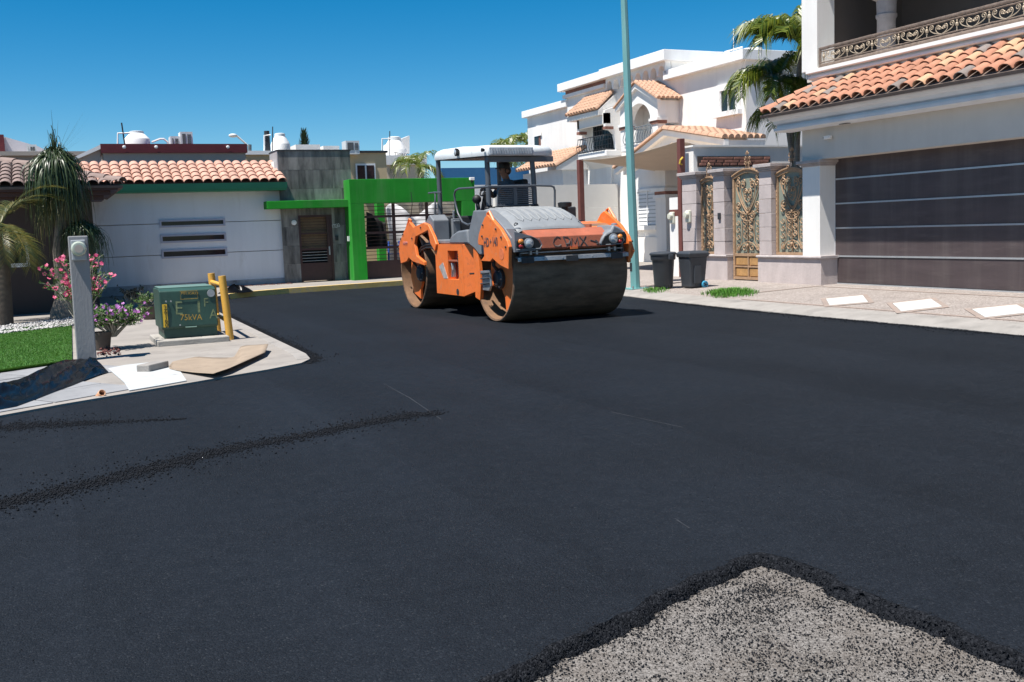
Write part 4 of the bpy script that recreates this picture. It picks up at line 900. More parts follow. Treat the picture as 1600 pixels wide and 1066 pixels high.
bx('shaft', M_white, mp, 13.3, 13.55, q.y-.19, q.y+.15, .1, 1.55); bx('band', M_brown, mp, 13.297, 13.553, q.y-.193, q.y+.153, 1.5505, 1.70); bx('cap', M_white, mp, 13.3, 13.55, q.y-.19, q.y+.15, 1.7005, 1.98)
meter('electric_meter', 'cream electric meter on the white meter post', 13.298, q.y, q.z)

# ------------------------------------------------------------------ white two-storey houses
M_shut = mat('white_shutter', (.72, .73, .74), .6, .05, 5)
M_shutd = mat('grey_shutter', (.36, .40, .43), .5, .1, 5)
XW = 18.0
def tiles_joined(name, parent, P00, P10, P01, P11, nu, nv, m=M_tileB):
    """joined barrel tiles over a quad: eave P00-P10, ridge P01-P11"""
    b = B(); P00, P10, P01, P11 = map(Vector, (P00, P10, P01, P11)); nrm = (P10-P00).cross(P01-P00).normalized()
    if nrm.z < 0: nrm = -nrm
    for i in range(nu):
        for j in range(nv):
            vs = []
            for v, rr in ((j/nv, 1.), (min(1, (j+1.06)/nv), .88)):
                for k in range(6):
                    a = PI*k/5; u = (i+.5-.47*math.cos(a)*rr)/nu; p = (P00*(1-u)+P10*u)*(1-v)+(P01*(1-u)+P11*u)*v
                    vs.append(p+nrm*(math.sin(a)*rr*.55*(P10-P00).length/nu+.01))
            b.add(vs, [(k, k+1, 7+k, 6+k) for k in range(5)] + [(0, 1, 2, 3, 4, 5)])
    b.quad(P00, P10, P11, P01)
    return b.build(name, m, parent, smooth=40, fix=False, kind='stuff')
M_tileO = mat('orange_small_tile', (.47, .285, .19), .8, .22, 9, .2, 40)
NH = thing('white_house', 'cream two-storey house with scalloped cornice, arched balcony and gabled porch', 'house', (19, 26, .1))
bx('wall', M_cream, NH, XW, 26, 23.1, 26.75, .1, 5.8); bx('wall', M_cream, NH, XW-.0, 26, 26.7501, 30.42, .1, 6.4)
bx('parapet', M_whites, NH, XW-.22, 26, 22.95, 26.90, 5.80, 6.08, bevel=.01); bx('parapet', M_whites, NH, XW-.40, 26, 26.55, 30.55, 6.36, 6.68, bevel=.01)
b = B(); n = 8
for i in range(n):
    y0 = 26.75+i*(3.66/n); y1 = y0+3.66/n; P = [(y0, 6.36), (y0, 5.98), (y0+.03, 5.96)] + [(y0+.06+(y1-y0-.12)*(1-math.cos(PI*k/8))/2, 6.08+.17*math.sin(PI*k/8)) for k in range(9)] + [(y1-.03, 5.96), (y1, 5.98), (y1, 6.36)]
    b.prism([(XW-.22-.0005*i, a, c) for a, c in P], (.20, 0, 0))
b.build('corbels', M_whites, NH)
uw0, uw1, uz0, uz1 = 23.5, 24.22, 4.50, 5.10
def win(parent, y0, y1, z0, z1, x, m_in, surround=.14, sill=True, mull=1, slats=0):
    w = B()
    for a in ((y0-surround, y0, z0-.0, z1), (y1, y1+surround, z0, z1), (y0-surround, y1+surround, z1, z1+surround)): w.box(x-.07, x+.02, a[0], a[1], a[2], a[3])
    wn = w.build('window_surround', M_whites, parent, kind='stuff')
    if sill: bx('sill', M_whites, wn, x-.16, x+.02, y0-surround*1.3, y1+surround*1.3, z0-.14, z0-.001)
    bx('pane', m_in, wn, x-.015, x-.005, y0, y1, z0, z1)
    for k in range(mull+2):
        yy = y0+(y1-y0)*k/(mull+1); bx('mullion', M_frame, wn, x-.045, x-.016, max(y0, yy-.025), min(y1, yy+.025), z0, z1)
    for k in range(slats):
        zz = z0+(z1-z0)*(k+.2)/slats; B().prism([(x-.035, y0+.02, zz), (x-.018, y0+.02, zz+(z1-z0)/slats*.75), (x-.016, y0+.02, zz+(z1-z0)/slats*.75), (x-.03, y0+.02, zz)], (0, y1-y0-.04, 0)).build('slat', M_shut, wn)
    return wn
win(NH, uw0, uw1, uz0, uz1, XW, M_glass, .18)
win(NH, 27.70, 28.80, 1.33, 2.45, XW, M_shutd, .08, True, 1, 9)
# arched balcony with small gable
def railing(parent, x, y0, y1, z0, z1, m, n=9):
    b = B()
    for z in (z0+.03, z1): b.tube([(x, y0, z), (x, y1, z)], .016, 6)
    for k in range(n+1):
        yy = y0+(y1-y0)*k/n; P = [(x-.05*math.sin(PI*t/6), yy+.05*math.sin(2*PI*t/6), z0+(z1-z0)*t/6) for t in range(7)]; b.tube(P, .011, 5)
    for yy in (y0, y1):
        for z in (z0+.03, z1): b.tube([(x, yy, z), (XW, yy, z)], .014, 5)
    return b.build('balusters', m, parent)
M_iron = mat('black_iron', (.03, .035, .04), .5, .3, 9)
M_ironb = mat('blue_grey_iron', (.16, .19, .21), .5, .3, 9)
def balcony2():
    X0 = 17.2; yc = 27.45; hw = 1.10
    bx('balcony_slab', M_whites, NH, X0, XW, yc-hw, yc+hw, 3.72, 3.92, bevel=.02)
    B().prism([(X0+.1, yc-hw+.1, 3.72), (XW, yc-hw+.1, 3.72), (XW, yc-hw+.1, 3.35)], (0, 2*hw-.2, 0)).build('balcony_corbel', M_cream, NH)
    P = [(yc-hw, 3.92), (yc-hw, 5.12), (yc, 5.62), (yc+hw, 5.12), (yc+hw, 3.92), (yc+.74, 3.92), (yc+.74, 4.55)] + [(yc+0.70*math.cos(PI*k/12), 4.55+.60*math.sin(PI*k/12)) for k in range(13)] + [(yc-.74, 4.55), (yc-.74, 3.92)]
    f = B().prism([(X0, a, c) for a, c in P], (.28, 0, 0)).build('balcony_arch', M_whites, NH)
    for s in (-1, 1):
        bx('balcony_side', M_cream, NH, X0+.28, XW, yc+s*hw-(.12 if s > 0 else 0), yc+s*hw+(.12 if s < 0 else 0), 4.45, 5.12)
        bx('impost', M_whites, f, X0-.06, X0+.34, yc+s*.92-.24, yc+s*.92+.24, 4.52, 4.60); bx('brick_band', M_brick, f, X0-.03, X0+.31, yc+s*.92-.22, yc+s*.92+.22, 4.42, 4.5195)
        B().prism([(X0-.10, yc, 5.62), (X0-.10, yc+s*(hw+.14), 5.02), (X0-.10, yc+s*(hw+.14), 5.16), (X0-.10, yc, 5.76)], (.12, 0, 0)).build('gable_board', M_whites, f)
        tiles_joined('small_tiles', f, (X0-.16, yc+s*(hw+.19), 5.14), (XW, yc+s*(hw+.19), 5.14), (X0-.16, yc, 5.80), (XW, yc, 5.80), 6, 8, M_tileO)
    bx('window_frame', M_frame, NH, XW-.05, XW-.001, yc-.55, yc+.55, 3.95, 4.85); bx('shutter', M_shutd, NH, XW-.07, XW-.051, yc-.48, yc-.04, 4.0, 4.8); bx('shutter', M_shutd, NH, XW-.07, XW-.051, yc+.04, yc+.48, 4.0, 4.8)
    railing(NH, X0-.04, yc-.78, yc+.78, 3.93, 4.42, M_ironb, 11)
balcony2()
# gabled porch
PX, py_, pz, pl, pr = 16.6, 25.15, 4.10, 28.0, 22.25
zl_, zr_ = 3.15, 3.56
B().prism([(PX+.15, pr+.15, zr_-.12), (PX+.15, py_, pz-.14), (PX+.15, pl-.3, zl_), (PX+.15, pl-.3, zl_-.2), (PX+.15, py_-.2, 3.72), (PX+.15, py_-1.3, 3.5), (PX+.15, py_-1.3, 3.25), (PX+.15, pr+.15, 3.25)], (.25, 0, 0)).build('porch_wall', M_cream, NH)
for (ya, za) in ((pr, zr_), (pl, zl_)):
    B().prism([(PX, py_, pz-.16), (PX, ya, za-.16), (PX, ya, za+.0), (PX, py_, pz)], (.15, 0, 0)).build('porch_board', M_whites, NH)
    tiles_joined('small_tiles', NH, (PX-.08, ya, za+.02), (XW, ya, za+.02), (PX-.08, py_, pz+.02), (XW, py_, pz+.02), 7, 9, M_tileO)
bx('porch_eave_wall', M_cream, NH, PX+.15, XW, pr+.05, pr+.3, 3.1, zr_-.02)
bx('porch_pier', M_cream, NH, 16.9, 17.4, 25.55, 26.1, .1, 3.3); bx('pier_cornice', M_whites, NH, 16.8, 17.5, 25.45, 26.2, 2.34, 2.44); bx('pier_band', M_brick, NH, 16.88, 17.42, 25.53, 26.12, 2.24, 2.3399); bx('pier_cornice', M_whites, NH, 16.84, 17.46, 25.49, 26.16, 2.14, 2.2399)
bx('plinth', M_cream, NH, XW-.12, XW, 26.2, 30.0, .1, .95)
tk = thing('water_tank', 'white rooftop water tank on the cream two-storey house', 'water tank', (19.5, 24.0, 5.8))
p = onx(1176, 78, 19.4); B().lathe([(.55, 5.75), (.56, 6.05), (.50, 6.18), (.30, 6.34), (.28, 6.42), (.02, 6.43)], (19.4, p.y, 0), 22).build('tank_body', M_whites, tk, smooth=30)
pf = onx(1133, 88, 18.3); pg = onx(1160, 76, 18.3)
b = B().tube([(18.3, pf.y, 5.9), (18.3, pf.y, pf.z+.12), (18.3, pg.y, pf.z+.12)], .025, 6); b.tube([(18.3, (pf.y+pg.y)/2, 5.9), (18.3, (pf.y+pg.y)/2, pf.z+.7)], .012, 5); b.build('vent_pipes', M_whites, tk, kind='stuff')

FH = thing('far_white_house', 'bright white two-storey house with a tiled balcony hood and black railing', 'house', (19, 34, .1))
bx('wall', M_white, FH, XW, 26, 33.5, 37.1, .1, 5.8); bx('wall', M_white, FH, XW-.10, 26, 30.4201, 33.5, .1, 6.4)
bx('parapet', M_whites, FH, XW-.18, 26, 33.45, 37.25, 5.80, 6.06, bevel=.01); bx('parapet', M_whites, FH, XW-.35, 26, 30.5501, 33.75, 6.36, 6.64, bevel=.01)
bx('string_course', M_brick, FH, XW-.13, XW+.0, 30.57, 33.52, 6.22, 6.3599); bx('string_course', M_whites, FH, XW-.22, XW, 30.57, 33.6, 6.10, 6.2199)
X0 = 17.4
yb_, ya_ = onx(903, 240, X0).y, onx(947, 232, X0).y
ya, yb = ya_, yb_
bx('balcony_slab', M_whites, FH, X0, XW, ya, yb, 3.72, 3.92, bevel=.02)
B().prism([(X0+.1, ya+.1, 3.72), (XW, ya+.1, 3.72), (XW, ya+.1, 3.3)], (0, yb-ya-.2, 0)).build('balcony_corbel', M_white, FH)
for y0, y1 in ((ya, ya+.14), (yb-.14, yb)):
    P = [(X0, 5.24), (XW, 5.44), (XW, 3.92), (17.8, 3.92), (17.78, 4.2), (17.72, 4.45), (17.58, 4.58), (X0, 4.6)]
    B().prism([(a, y0, c) for a, c in P], (0, y1-y0, 0)).build('balcony_side', M_white, FH); bx('brick_band', M_brick, FH, X0-.02, XW-.3, y0-.02, y1+.02, 4.605, 4.70)
bx('balcony_lintel', M_white, FH, X0, X0+.2, ya, yb, 4.80, 5.15)
e0, e1 = onx(884, 183, X0-.2), onx(933, 171, X0-.2)
tiles_joined('small_tiles', FH, (X0-.2, e0.y, e0.z), (X0-.2, e1.y, e1.z), (XW-.08, e0.y-.25, e0.z+.62), (XW-.08, e1.y+.02, e1.z+.62), 11, 5, M_tileO)
B().prism([(X0-.15, e1.y, e1.z-.18), (X0-.15, e1.y, e1.z-.02), (XW, e1.y, e1.z+.58), (XW, e1.y, e1.z-.18)], (0, e0.y-e1.y, 0)).build('hood_body', M_white, FH)
bx('pane', M_glass, FH, XW-.13, XW-.105, ya+.35, yb-.3, 3.93, 4.95)
b = B()
for k in range(7): yy = ya+.4+(yb-ya-.8)*k/6; b.tube([(XW-.16, yy, 3.95), (XW-.16, yy, 4.9)], .014, 5)
for k in range(6): zz = 4.0+.17*k; b.tube([(XW-.165, ya+.38, zz), (XW-.165, yb-.35, zz)], .012, 5)
b.build('grille', M_iron, FH); railing(FH, X0-.04, ya+.1, yb-.1, 3.93, 4.42, M_iron, 10)
sw_ = onx(841, 215, XW); bx('arched_window', M_brick, FH, XW-.03, XW-.001, sw_.y-.22, sw_.y+.3, sw_.z-.35, sw_.z+.15)
B().prism([(XW-.06, sw_.y+.35*math.cos(PI*k/8), sw_.z+.05+.4*math.sin(PI*k/8)) for k in range(9)], (.03, 0, 0)).build('window_arch', M_whites, FH)
bx('pane', M_glass, FH, XW-.04, XW-.0305, sw_.y-.1, sw_.y+.28, sw_.z-.3, sw_.z+.15)
# low tiled wing
LX = 16.9
l0, l1 = onx(806, 266, LX-.3), onx(867, 258.5, LX-.3); lt = onx(900, 233, 17.85)
P = [(l1.y, .1), (l1.y, l1.z-.12), (l0.y, l1.z-.12), (l0.y, .1), (l0.y-.45, .1), (l0.y-.45, 1.6)] + [(l0.y-1.3+.85*math.cos(PI*k/10), 2.05+.75*math.sin(PI*k/10)) for k in range(11)] + [(l0.y-2.15, 1.6), (l0.y-2.15, .1)]
B().prism([(LX, a, c) for a, c in P], (.3, 0, 0)).build('wing_wall', M_white, FH)
bx('niche_wall', mat('yellow_lit_plaster', (.68, .60, .30), .9, .06, 2), FH, LX+.6, LX+.7, l1.y, l0.y, .1, 3.2)  # yellow light under the arch put into the wall colour
bx('wing_side', M_white, FH, LX+.3, 17.88, l1.y, l1.y+.25, .1, l1.z-.1)
tiles_joined('small_tiles', FH, (LX-.3, l0.y, l1.z-.03), (LX-.3, l1.y-.1, l1.z-.03), (17.88, l0.y, lt.z), (17.88, l1.y-.1, lt.z), 15, 6, M_tileO)
B().prism([(LX-.25, l1.y-.08, l1.z-.16), (LX-.25, l1.y-.08, l1.z-.05), (17.88, l1.y-.08, lt.z-.03), (17.88, l1.y-.08, l1.z-.16)], (0, .1, 0)).build('wing_gable', M_white, FH)
DW_ = thing('garden_wall', 'plain off-white garden wall with one joint line beyond the roller', 'wall', (15.6, 30, .1))
bx('wall', mat('offwhite_plaster', (.66, .64, .60), .9, .05, 1.5, .2, 60), DW_, 13.3, XW-.1, 30.0, 30.2, .1, 1.99); bx('wall', MATS['offwhite_plaster'], DW_, 13.3, XW-.1, 30.0, 30.2, 2.0, 2.78)
# ------------------------------------------------------------------ far row: white house, stone entry, green portal
M_wshade = mat('pale_grey_wall', (.74, .75, .77), .85, .05, 1.2, .2, 60, stain=(.62, .62, .62), stain_amt=.4, stain_scale=2.5, stretch=(1, 1, .3), streak=.2)
M_green = mat('green_paint', (.004, .235, .010), .85, .2, 1.3, .15, 50, streak=.25)
M_gdark = mat('green_fascia', (.03, .21, .10), .6, .10, 3)
M_maroon = mat('maroon_paint', (.11, .012, .018), .6, .12, 3)
M_tan = mat('tan_plaster', (.54, .42, .26), .9, .06, 1.5, .1, 60)
M_tan2 = mat('pale_tan_plaster', (.68, .58, .44), .9, .06, 1.5, .1, 60)
M_grey = mat('grey_plaster', (.43, .37, .315), .9, .07, 1.3, .15, 60)
M_panelst = mat('slate_panel', (.105, .098, .095), .55, .65, 2.2, .15, 40, rnd=.26, stretch=(2.4, 2.4, .5), col2=(.32, .30, .275))
M_drk = mat('brown_door_steel', (.055, .022, .020), .45, .15, 6)
M_curt = mat('tan_curtain', (.22, .15, .09), .9, .15, 5)
M_cool = mat('cooler_white', (.66, .68, .68), .5, .08, 5)
M_fin = mat('cooler_fins', (.10, .105, .11), .6, .2, 30)
M_pot = mat('terracotta_pot', (.36, .13, .075), .8, .15, 6)
M_blue = mat('blue_paint', (.02, .13, .30), .7, .08, 1.5)
YF = 28.0
def py(x, y, Y): return ony(x, y, Y)
HB = thing('white_wall_house', 'low pale house with pink tiled eave, green fascia and three slit windows', 'house', (3.5, YF, .1))
w0, w1 = ony(146, 400, YF).x-.6, 6.04
zg = [.03, ony(283, 397.5, YF).z, ony(283, 349, YF).z, 3.15]
# the wall in three courses with recessed joints and real window slots
sl0, sl1 = ony(249, 350, YF).x, ony(352, 350, YF).x
slots = []
for (ya, yb) in ((342.5, 354.5), (365.5, 378.5), (389, 402.5)):
    slots.append((ony(300, yb, YF).z, ony(300, ya, YF).z))
def wall_piece(x0, x1, z0, z1): bx('wall_panel', M_wshade, HB, x0, x1, YF, YF+.2, z0, z1, bevel=.0)
zz = [.03, slots[2][0], slots[2][1], slots[1][0], slots[1][1], slots[0][0], slots[0][1], 3.15]
for z0, z1 in zip(zg[:-1], zg[1:]):
    for a, c in ((w0, sl0), (sl1, w1)): wall_piece(a, c, z0+.008, z1-.008)
for k in (0, 2, 4, 6): wall_piece(sl0+.0005, sl1-.0005, zz[k], zz[k+1])
bx('wall_core', M_grey, HB, w0, w1, YF+.2, YF+.4, .03, 3.3)
M_vio = mat('window_frame_lilac', (.42, .42, .50), .4, .08, 5)
for z0, z1 in slots[::-1]:
    w = B(); t = .05
    w.box(sl0, sl1, YF-.03, YF+.12, z0, z0+t).box(sl0, sl1, YF-.03, YF+.12, z1-t, z1).box(sl0, sl0+t, YF-.028, YF+.12, z0+t, z1-t).box(sl1-t, sl1, YF-.028, YF+.12, z0+t, z1-t)
    wn = w.build('slit_window', M_vio, HB); bx('pane', M_glass, wn, sl0+t, sl1-t, YF+.05, YF+.06, z0+t, z1-t)
bx('plinth', mat('stained_plinth', (.40, .40, .41), .9, .2, 2, stain=(.2, .19, .18), stain_amt=.5, stain_scale=3), HB, w0, w1, YF-.02, YF-.001, .03, .28)
# eave
yE = YF-.55
zE = ony(320, 286, yE).z; zF = ony(320, 299, yE).z; xe1 = ony(449, 290, yE).x
bx('fascia', M_gdark, HB, w0, xe1-.02, yE+.03, YF+.2, zF, zE-.015, bevel=.004); bx('fascia_lip', M_gdark, HB, w0, xe1-.0, yE, yE+.03, zF+.05, zE-.005)
zT = ony(320, 256, YF+.75).z; yT = YF+.75; sl2 = math.atan2(zT-zE, yT-yE); SL2 = math.hypot(zT-zE, yT-yE)
dk = B().prism([(w0, yE+.02, zE-.02), (xe1-.02, yE+.02, zE-.02), (xe1-.02, yT, zT-.03), (w0, yT, zT-.03)], (0, .02, -.05)).build('roof_deck', M_mort, HB)
tw = .243; tm = tile_mesh('tile', M_tileP, tw, SL2/5, r=tw*.53)
n = int((xe1-w0)/tw)
for c in range(n):
    for r in range(5):
        inst('roof_tile', tm, dk, (xe1-.13-c*tw+random.gauss(0, .003), yE-.02+(yT-yE)*r/5, zE+.0+(zT-zE)*r/5), (sl2+random.gauss(0, .01), random.gauss(0, .01), random.gauss(0, .008)))
bx('end_wall', M_white, HB, xe1-.20, xe1-.05, yE+.6, yT+.3, zE-.2, zT+.0)
# maroon-banded block behind
yM = 30.6
MB = thing('maroon_parapet_house', 'grey-tan rooftop block with a maroon parapet band behind the pink tiles', 'house', (3.5, yM, .1))
m0, m1 = ony(157, 230, yM), ony(386, 230, yM); zt, zm = ony(270, 225, yM).z, ony(270, 239, yM).z
bx('wall', M_grey, MB, m0.x+.05, m1.x-.05, yM+.05, yM+5, .1, zm); bx('parapet_band', M_maroon, MB, m0.x, m1.x, yM-.03, yM+5, zm+.001, zt)
q = [ony(157, 233, yM), ony(116, 251, yM), ony(116, 285, yM), ony(157, 285, yM)]
B().prism([v+Vector((0, .1, 0)) for v in q], (0, .3, 0)).build('side_wall', M_grey, MB)
q = [ony(157, 226, yM), ony(115, 246, yM), ony(115, 251, yM), ony(157, 233, yM)]
B().prism(q, (0, .5, 0)).build('sloping_coping', M_whites, MB)
b = B()
for X in (194, 244, 356):
    v = ony(X, 230+.0, yM-.05); b.lathe([(.05, -.05), (.045, -.10), (.02, -.11)], (v.x, yM, v.z), 10, 'y')
b.build('drain_spouts', M_whites, MB, kind='stuff')
# stone clad entry
YS = 27.9
SE = thing('stone_entry', 'dark slate-clad entrance wall with a green canopy slab above the door', 'entrance', (7.0, YS, .12))
s0, s1, sT = ony(437, 300, YS).x, ony(550, 300, YS).x, ony(480, 236, YS).z
dx0, dx1, dz0, dz1 = ony(468, 380, YS).x, ony(520.5, 380, YS).x, .16, ony(490, 336, YS).z
bx('wall_core', M_grey, SE, s0+.01, s1-.01, YS+.021, YS+1.2, .1, sT-.02) if False else None
for (a, c, z0, z1) in ((s0+.01, dx0, .1, sT-.02), (dx1, s1-.01, .1, sT-.02), (dx0, dx1, dz1, sT-.02)): bx('wall_core', M_grey, SE, a, c, YS+.021, YS+1.0, z0, z1)
bx('side_cladding', mat('sunlit_slate', (.34, .34, .35), .7, .2, 4, stretch=(1, 1, .4)), SE, s0-.012, s0+.009, YS, YS+1.0, 2.9, sT)  # slate made paler here: sunlight on this side put into the colour
hgt = (sT-.12)/7
def cut(x0, x1, z0, z1):
    if z0 >= dz1-.001 or x1 <= dx0+.001 or x0 >= dx1-.001: return [(x0, x1, z0, z1)] if x1-x0 > .01 else []
    o = []
    if x0 < dx0: o += cut(x0, dx0, z0, z1)
    if x1 > dx1: o += cut(dx1, x1, z0, z1)
    if z1 > dz1: o.append((max(x0, dx0), min(x1, dx1), dz1, z1))
    return o
for r in range(7):
    z0, z1 = .12+r*hgt, .12+(r+1)*hgt; cuts = [s0, s0+(.55 if r % 2 else .95), s0+(1.5 if r % 2 else 1.75), s1]
    for a, c in zip(cuts[:-1], cuts[1:]):
        for (p0, p1, p2, p3) in cut(a, min(c, s1), z0, z1): bx('slate_panel', M_panelst, SE, p0+.002, p1-.002, YS+random.random()*.003, YS+.02, p2+.002, p3-.002)
bx('top_coping', M_dk, SE, s0-.02, s1+.02, YS-.02, YS+1.05, sT, sT+.035)
a0, a1 = ony(417, 320, YS-.45), ony(553, 318, YS-.45); z0, z1 = ony(485, 325, YS-.45).z, ony(485, 313, YS-.45).z
bx('canopy_slab', M_green, SE, a0.x, a1.x, YS-.45, YS-.001, z0, z1, bevel=.01)
dr = thing('entry_door', 'dark brown steel door with horizontal bars in the slate wall', 'door', ((dx0+dx1)/2, YS+.05, dz0))
b = B(); t = .06; yd = YS+.05
b.box(dx0, dx0+t, yd-.04, yd+.04, .13, dz1).box(dx1-t, dx1, yd-.04, yd+.04, .13, dz1).box(dx0+t, dx1-t, yd-.04, yd+.04, dz1-t, dz1).build('frame', M_drk, dr, kind='stuff')
zp = .16+(dz1-.16)*.27; zm_ = .16+(dz1-.16)*.48; zu = .16+(dz1-.16)*.72
bx('lower_panel', M_drk, dr, dx0+t, dx1-t, yd-.02, yd+.02, .15, zp, bevel=.004); bx('lock_rail', M_drk, dr, dx0+t, dx1-t, yd-.025, yd+.025, zm_-.03, zm_+.03); bx('top_rail', M_drk, dr, dx0+t, dx1-t, yd-.025, yd+.025, zu-.025, zu+.025)
bx('stile', M_drk, dr, dx1-t-.11, dx1-t, yd-.022, yd+.022, zp+.001, zm_-.031); bx('stile', M_drk, dr, dx1-t-.09, dx1-t, yd-.022, yd+.022, zm_+.031, dz1-t)
for za, zb_, nb in ((zp, zm_-.03, 4), (zm_+.03, zu-.025, 5), (zu+.025, dz1-t, 5)):
    for k in range(nb):
        z = za+(zb_-za)*(k+.7)/(nb+.4); B().tube([(dx0+t, yd-.005, z), (dx1-t-.1, yd-.005, z)], .008, 6).build('bar', M_sil if za == zp else M_drk, dr)
bx('curtain', M_curt, dr, dx0+t, dx1-t, yd+.12, yd+.13, zm_-.02, dz1-.05); bx('dark_room_backing', M_blk, dr, dx0+.02, dx1-.02, yd+.6, yd+.61, .15, dz1)  # black sheet at the back stands in for the unlit room
bx('lock_plate', M_sil, dr, dx1-t-.07, dx1-t-.03, yd-.045, yd-.022, zm_-.18, zm_+.06)
v = ony(519, 357, YS-.004); text('house_number', '17233', mat('white_digits', (.75, .75, .75), .5, .05, 9), SE, (v.x, YS-.004, v.z), (1, 0, .16), (-.16, 0, 1), .15, sx=.62)
v = ony(459, 348, YS); B().lathe([(.07, -.0), (.07, -.05), (.04, -.06)], (v.x, YS, v.z), 16, 'y').build('wall_lamp', M_whites, SE, smooth=30)
v = ony(526, 372, YS); bx('doorbell', M_dk, SE, v.x-.04, v.x+.04, YS-.04, YS-.001, v.z-.07, v.z+.07)
# green portal and barred gate
YG = 27.25
GP = thing('green_portal', 'bright green plastered portal framing the barred car gate', 'portal', (9.9, YG, .12))
gx0, gx1 = ony(549, 350, YG).x, ony(742, 300, YG).x; ox0, ox1 = ony(572, 380, YG).x, ony(722, 330, YG).x; gzT, gzO = ony(640, 279, YG).z, ony(640, 316, YG).z
bx('pillar', M_green, GP, gx0, ox0, YG, YG+.6, .1, gzO, bevel=.008); bx('pillar', M_green, GP, ox1, gx1, YG, YG+.6, .1, gzO, bevel=.008); bx('lintel', M_green, GP, gx0, gx1, YG, YG+.6, gzO+.0005, gzT, bevel=.008)
v = ony(739, 280, YG-.1); sc_ = thing('security_camera', 'white security camera on the green portal corner', 'camera', (v.x, YG, v.z)); bx('camera_body', M_whites, sc_, v.x-.1, v.x+.04, YG-.14, YG-.04, v.z-.03, v.z+.05, bevel=.01); bx('bracket', M_dk, sc_, v.x-.03, v.x+.02, YG-.08, YG-.001, v.z-.09, v.z-.031)
v = ony(546, 373, YG+.35); bx('doorbell_box', M_whites, GP, gx0-.05, gx0-.001, YG+.25, YG+.35, v.z-.07, v.z+.07)
CG = thing('barred_gate', 'brown steel car gate with thin horizontal bars in the green portal', 'gate', ((ox0+ox1)/2, YG+.3, .12))
yg = YG+.3
zr = [ony(640, y, yg).z for y in (405, 385, 362, 337)]
bx('kick_panel', M_drk, CG, ox0+.01, ox1-.01, yg-.02, yg+.02, .14, zr[0], bevel=.004)
for X in (616, 668):
    v = ony(X, 360, yg).x; bx('post', M_drk, CG, v-.04, v+.04, yg-.03, yg+.03, zr[0]+.001, gzO-.01)
for z in zr[1:]: bx('rail', M_drk, CG, ox0+.01, ox1-.01, yg-.045, yg-.031, z-.035, z+.035)
k = 0; z = zr[0]+.06
while z < gzO-.04:
    if all(abs(z-q) > .06 for q in zr): B().tube([(ox0+.01, yg+.04, z), (ox1-.01, yg+.04, z)], .009, 6).build('bar', M_drk, CG)
    z += .105
# things in the yard behind the gate
bx('yard_wall', M_tan2, GP, gx0, gx1+2, 33.5, 33.7, .1, 2.9); bx('yard_pillar', M_green, GP, ony(592, 320, 32.5).x-.1, ony(592, 320, 32.5).x+.15, 32.4, 32.7, .1, 2.6)
def cloth(fn, nu, nv, name, m, label, cat):
    o = B().grid(fn, nu, nv).build(name, m, None, smooth=60, solid=.006); tag(o, label, cat); return o
M_bcl = mat('black_shade_cloth', (.016, .015, .016), .85, .3, 5); M_wtarp = mat('white_tarp', (.50, .49, .50), .6, .10, 3); M_blu = mat('blue_plastic', (.02, .08, .38), .4, .1, 5)
c0, c1 = ony(572, 340, 28.6), ony(606, 388, 28.6)
cloth(lambda u, v: (c0.x+(c1.x-c0.x)*u, 28.6+.08*math.sin(u*9)+.05*math.sin(v*5+u*4), c1.z+(c0.z-c1.z)*v+(.16*math.sin(PI*u*1.0+1.6)*v)), 16, 10, 'shade_cloth', M_bcl, 'black shade cloth hung behind the barred gate', 'cloth')
c2, c3 = ony(604, 318, 30), ony(690, 405, 30)
cloth(lambda u, v: (c2.x+(c3.x-c2.x)*u, 30+.25*math.sin(u*13)*(1-.4*v)+.1*math.sin(v*8), .12+(c2.z-.12)*v*(.80+.2*math.sin(u*4+1)**2)), 40, 12, 'tarpaulin', M_wtarp, 'pale tarpaulin heaped in the yard behind the barred gate', 'tarpaulin')
lad = thing('blue_ladder', 'blue plastic step ladder behind the barred gate', 'ladder', (ony(619, 400, 28.7).x, 28.75, .1))
l = ony(619, 400, 28.7).x
for s in (-1, 1): B().tube([(l+s*.30, 28.6, .1), (l+s*.16, 28.85, 1.15)], .03, 6).build('rail', M_blu, lad)
for k in range(4): B().box(l-.29+.045*k, l+.29-.045*k, 28.62+.065*k, 28.74+.065*k, .28+.24*k, .31+.24*k).build('tread', M_blu, lad)
wc = ony(604, 403, 28.5); bb = B().box(wc.x-.22, wc.x+.22, 28.4, 28.7, .1, .48).box(wc.x-.23, wc.x+.23, 28.39, 28.71, .46, .50).build('storage_box', M_whites, None, bevel=.015, kind=None); tag(bb, 'white plastic storage box behind the barred gate', 'box')
# houses behind
TH = thing('tan_house', 'tan upper storey with a two-pane window behind the slate entrance', 'house', (8.5, 33, .1))
yh = 33.0; t0, t1, tz = ony(540, 260, yh).x, ony(604, 260, yh).x, ony(575, 239, yh).z
bx('wall', M_tan, TH, t0-.6, t1, yh, yh+6, .1, tz); bx('coping', M_dk, TH, t0-.6, t1+.05, yh-.06, yh+6, tz+.001, tz+.07)
v0, v1 = ony(555, 256, yh), ony(587, 280, yh)
bx('window_frame', M_frame, TH, v0.x, v1.x, yh-.04, yh-.001, v1.z-.4, v0.z); 
for a, c in ((v0.x+.05, (v0.x+v1.x)/2-.03), ((v0.x+v1.x)/2+.03, v1.x-.05)): bx('pane', mat('maroon_curtain_glass', (.045, .02, .02), .15, .4, 12), TH, a, c, yh-.05, yh-.041, v1.z-.35, v0.z-.06)
CH = thing('cream_house', 'cream house block with bright side wall behind the green portal', 'house', (11, 36, .1))
yc_ = 36.0; k0, k1, kz = ony(604, 260, yc_).x, ony(662, 260, yc_).x, ony(620, 243, yc_).z
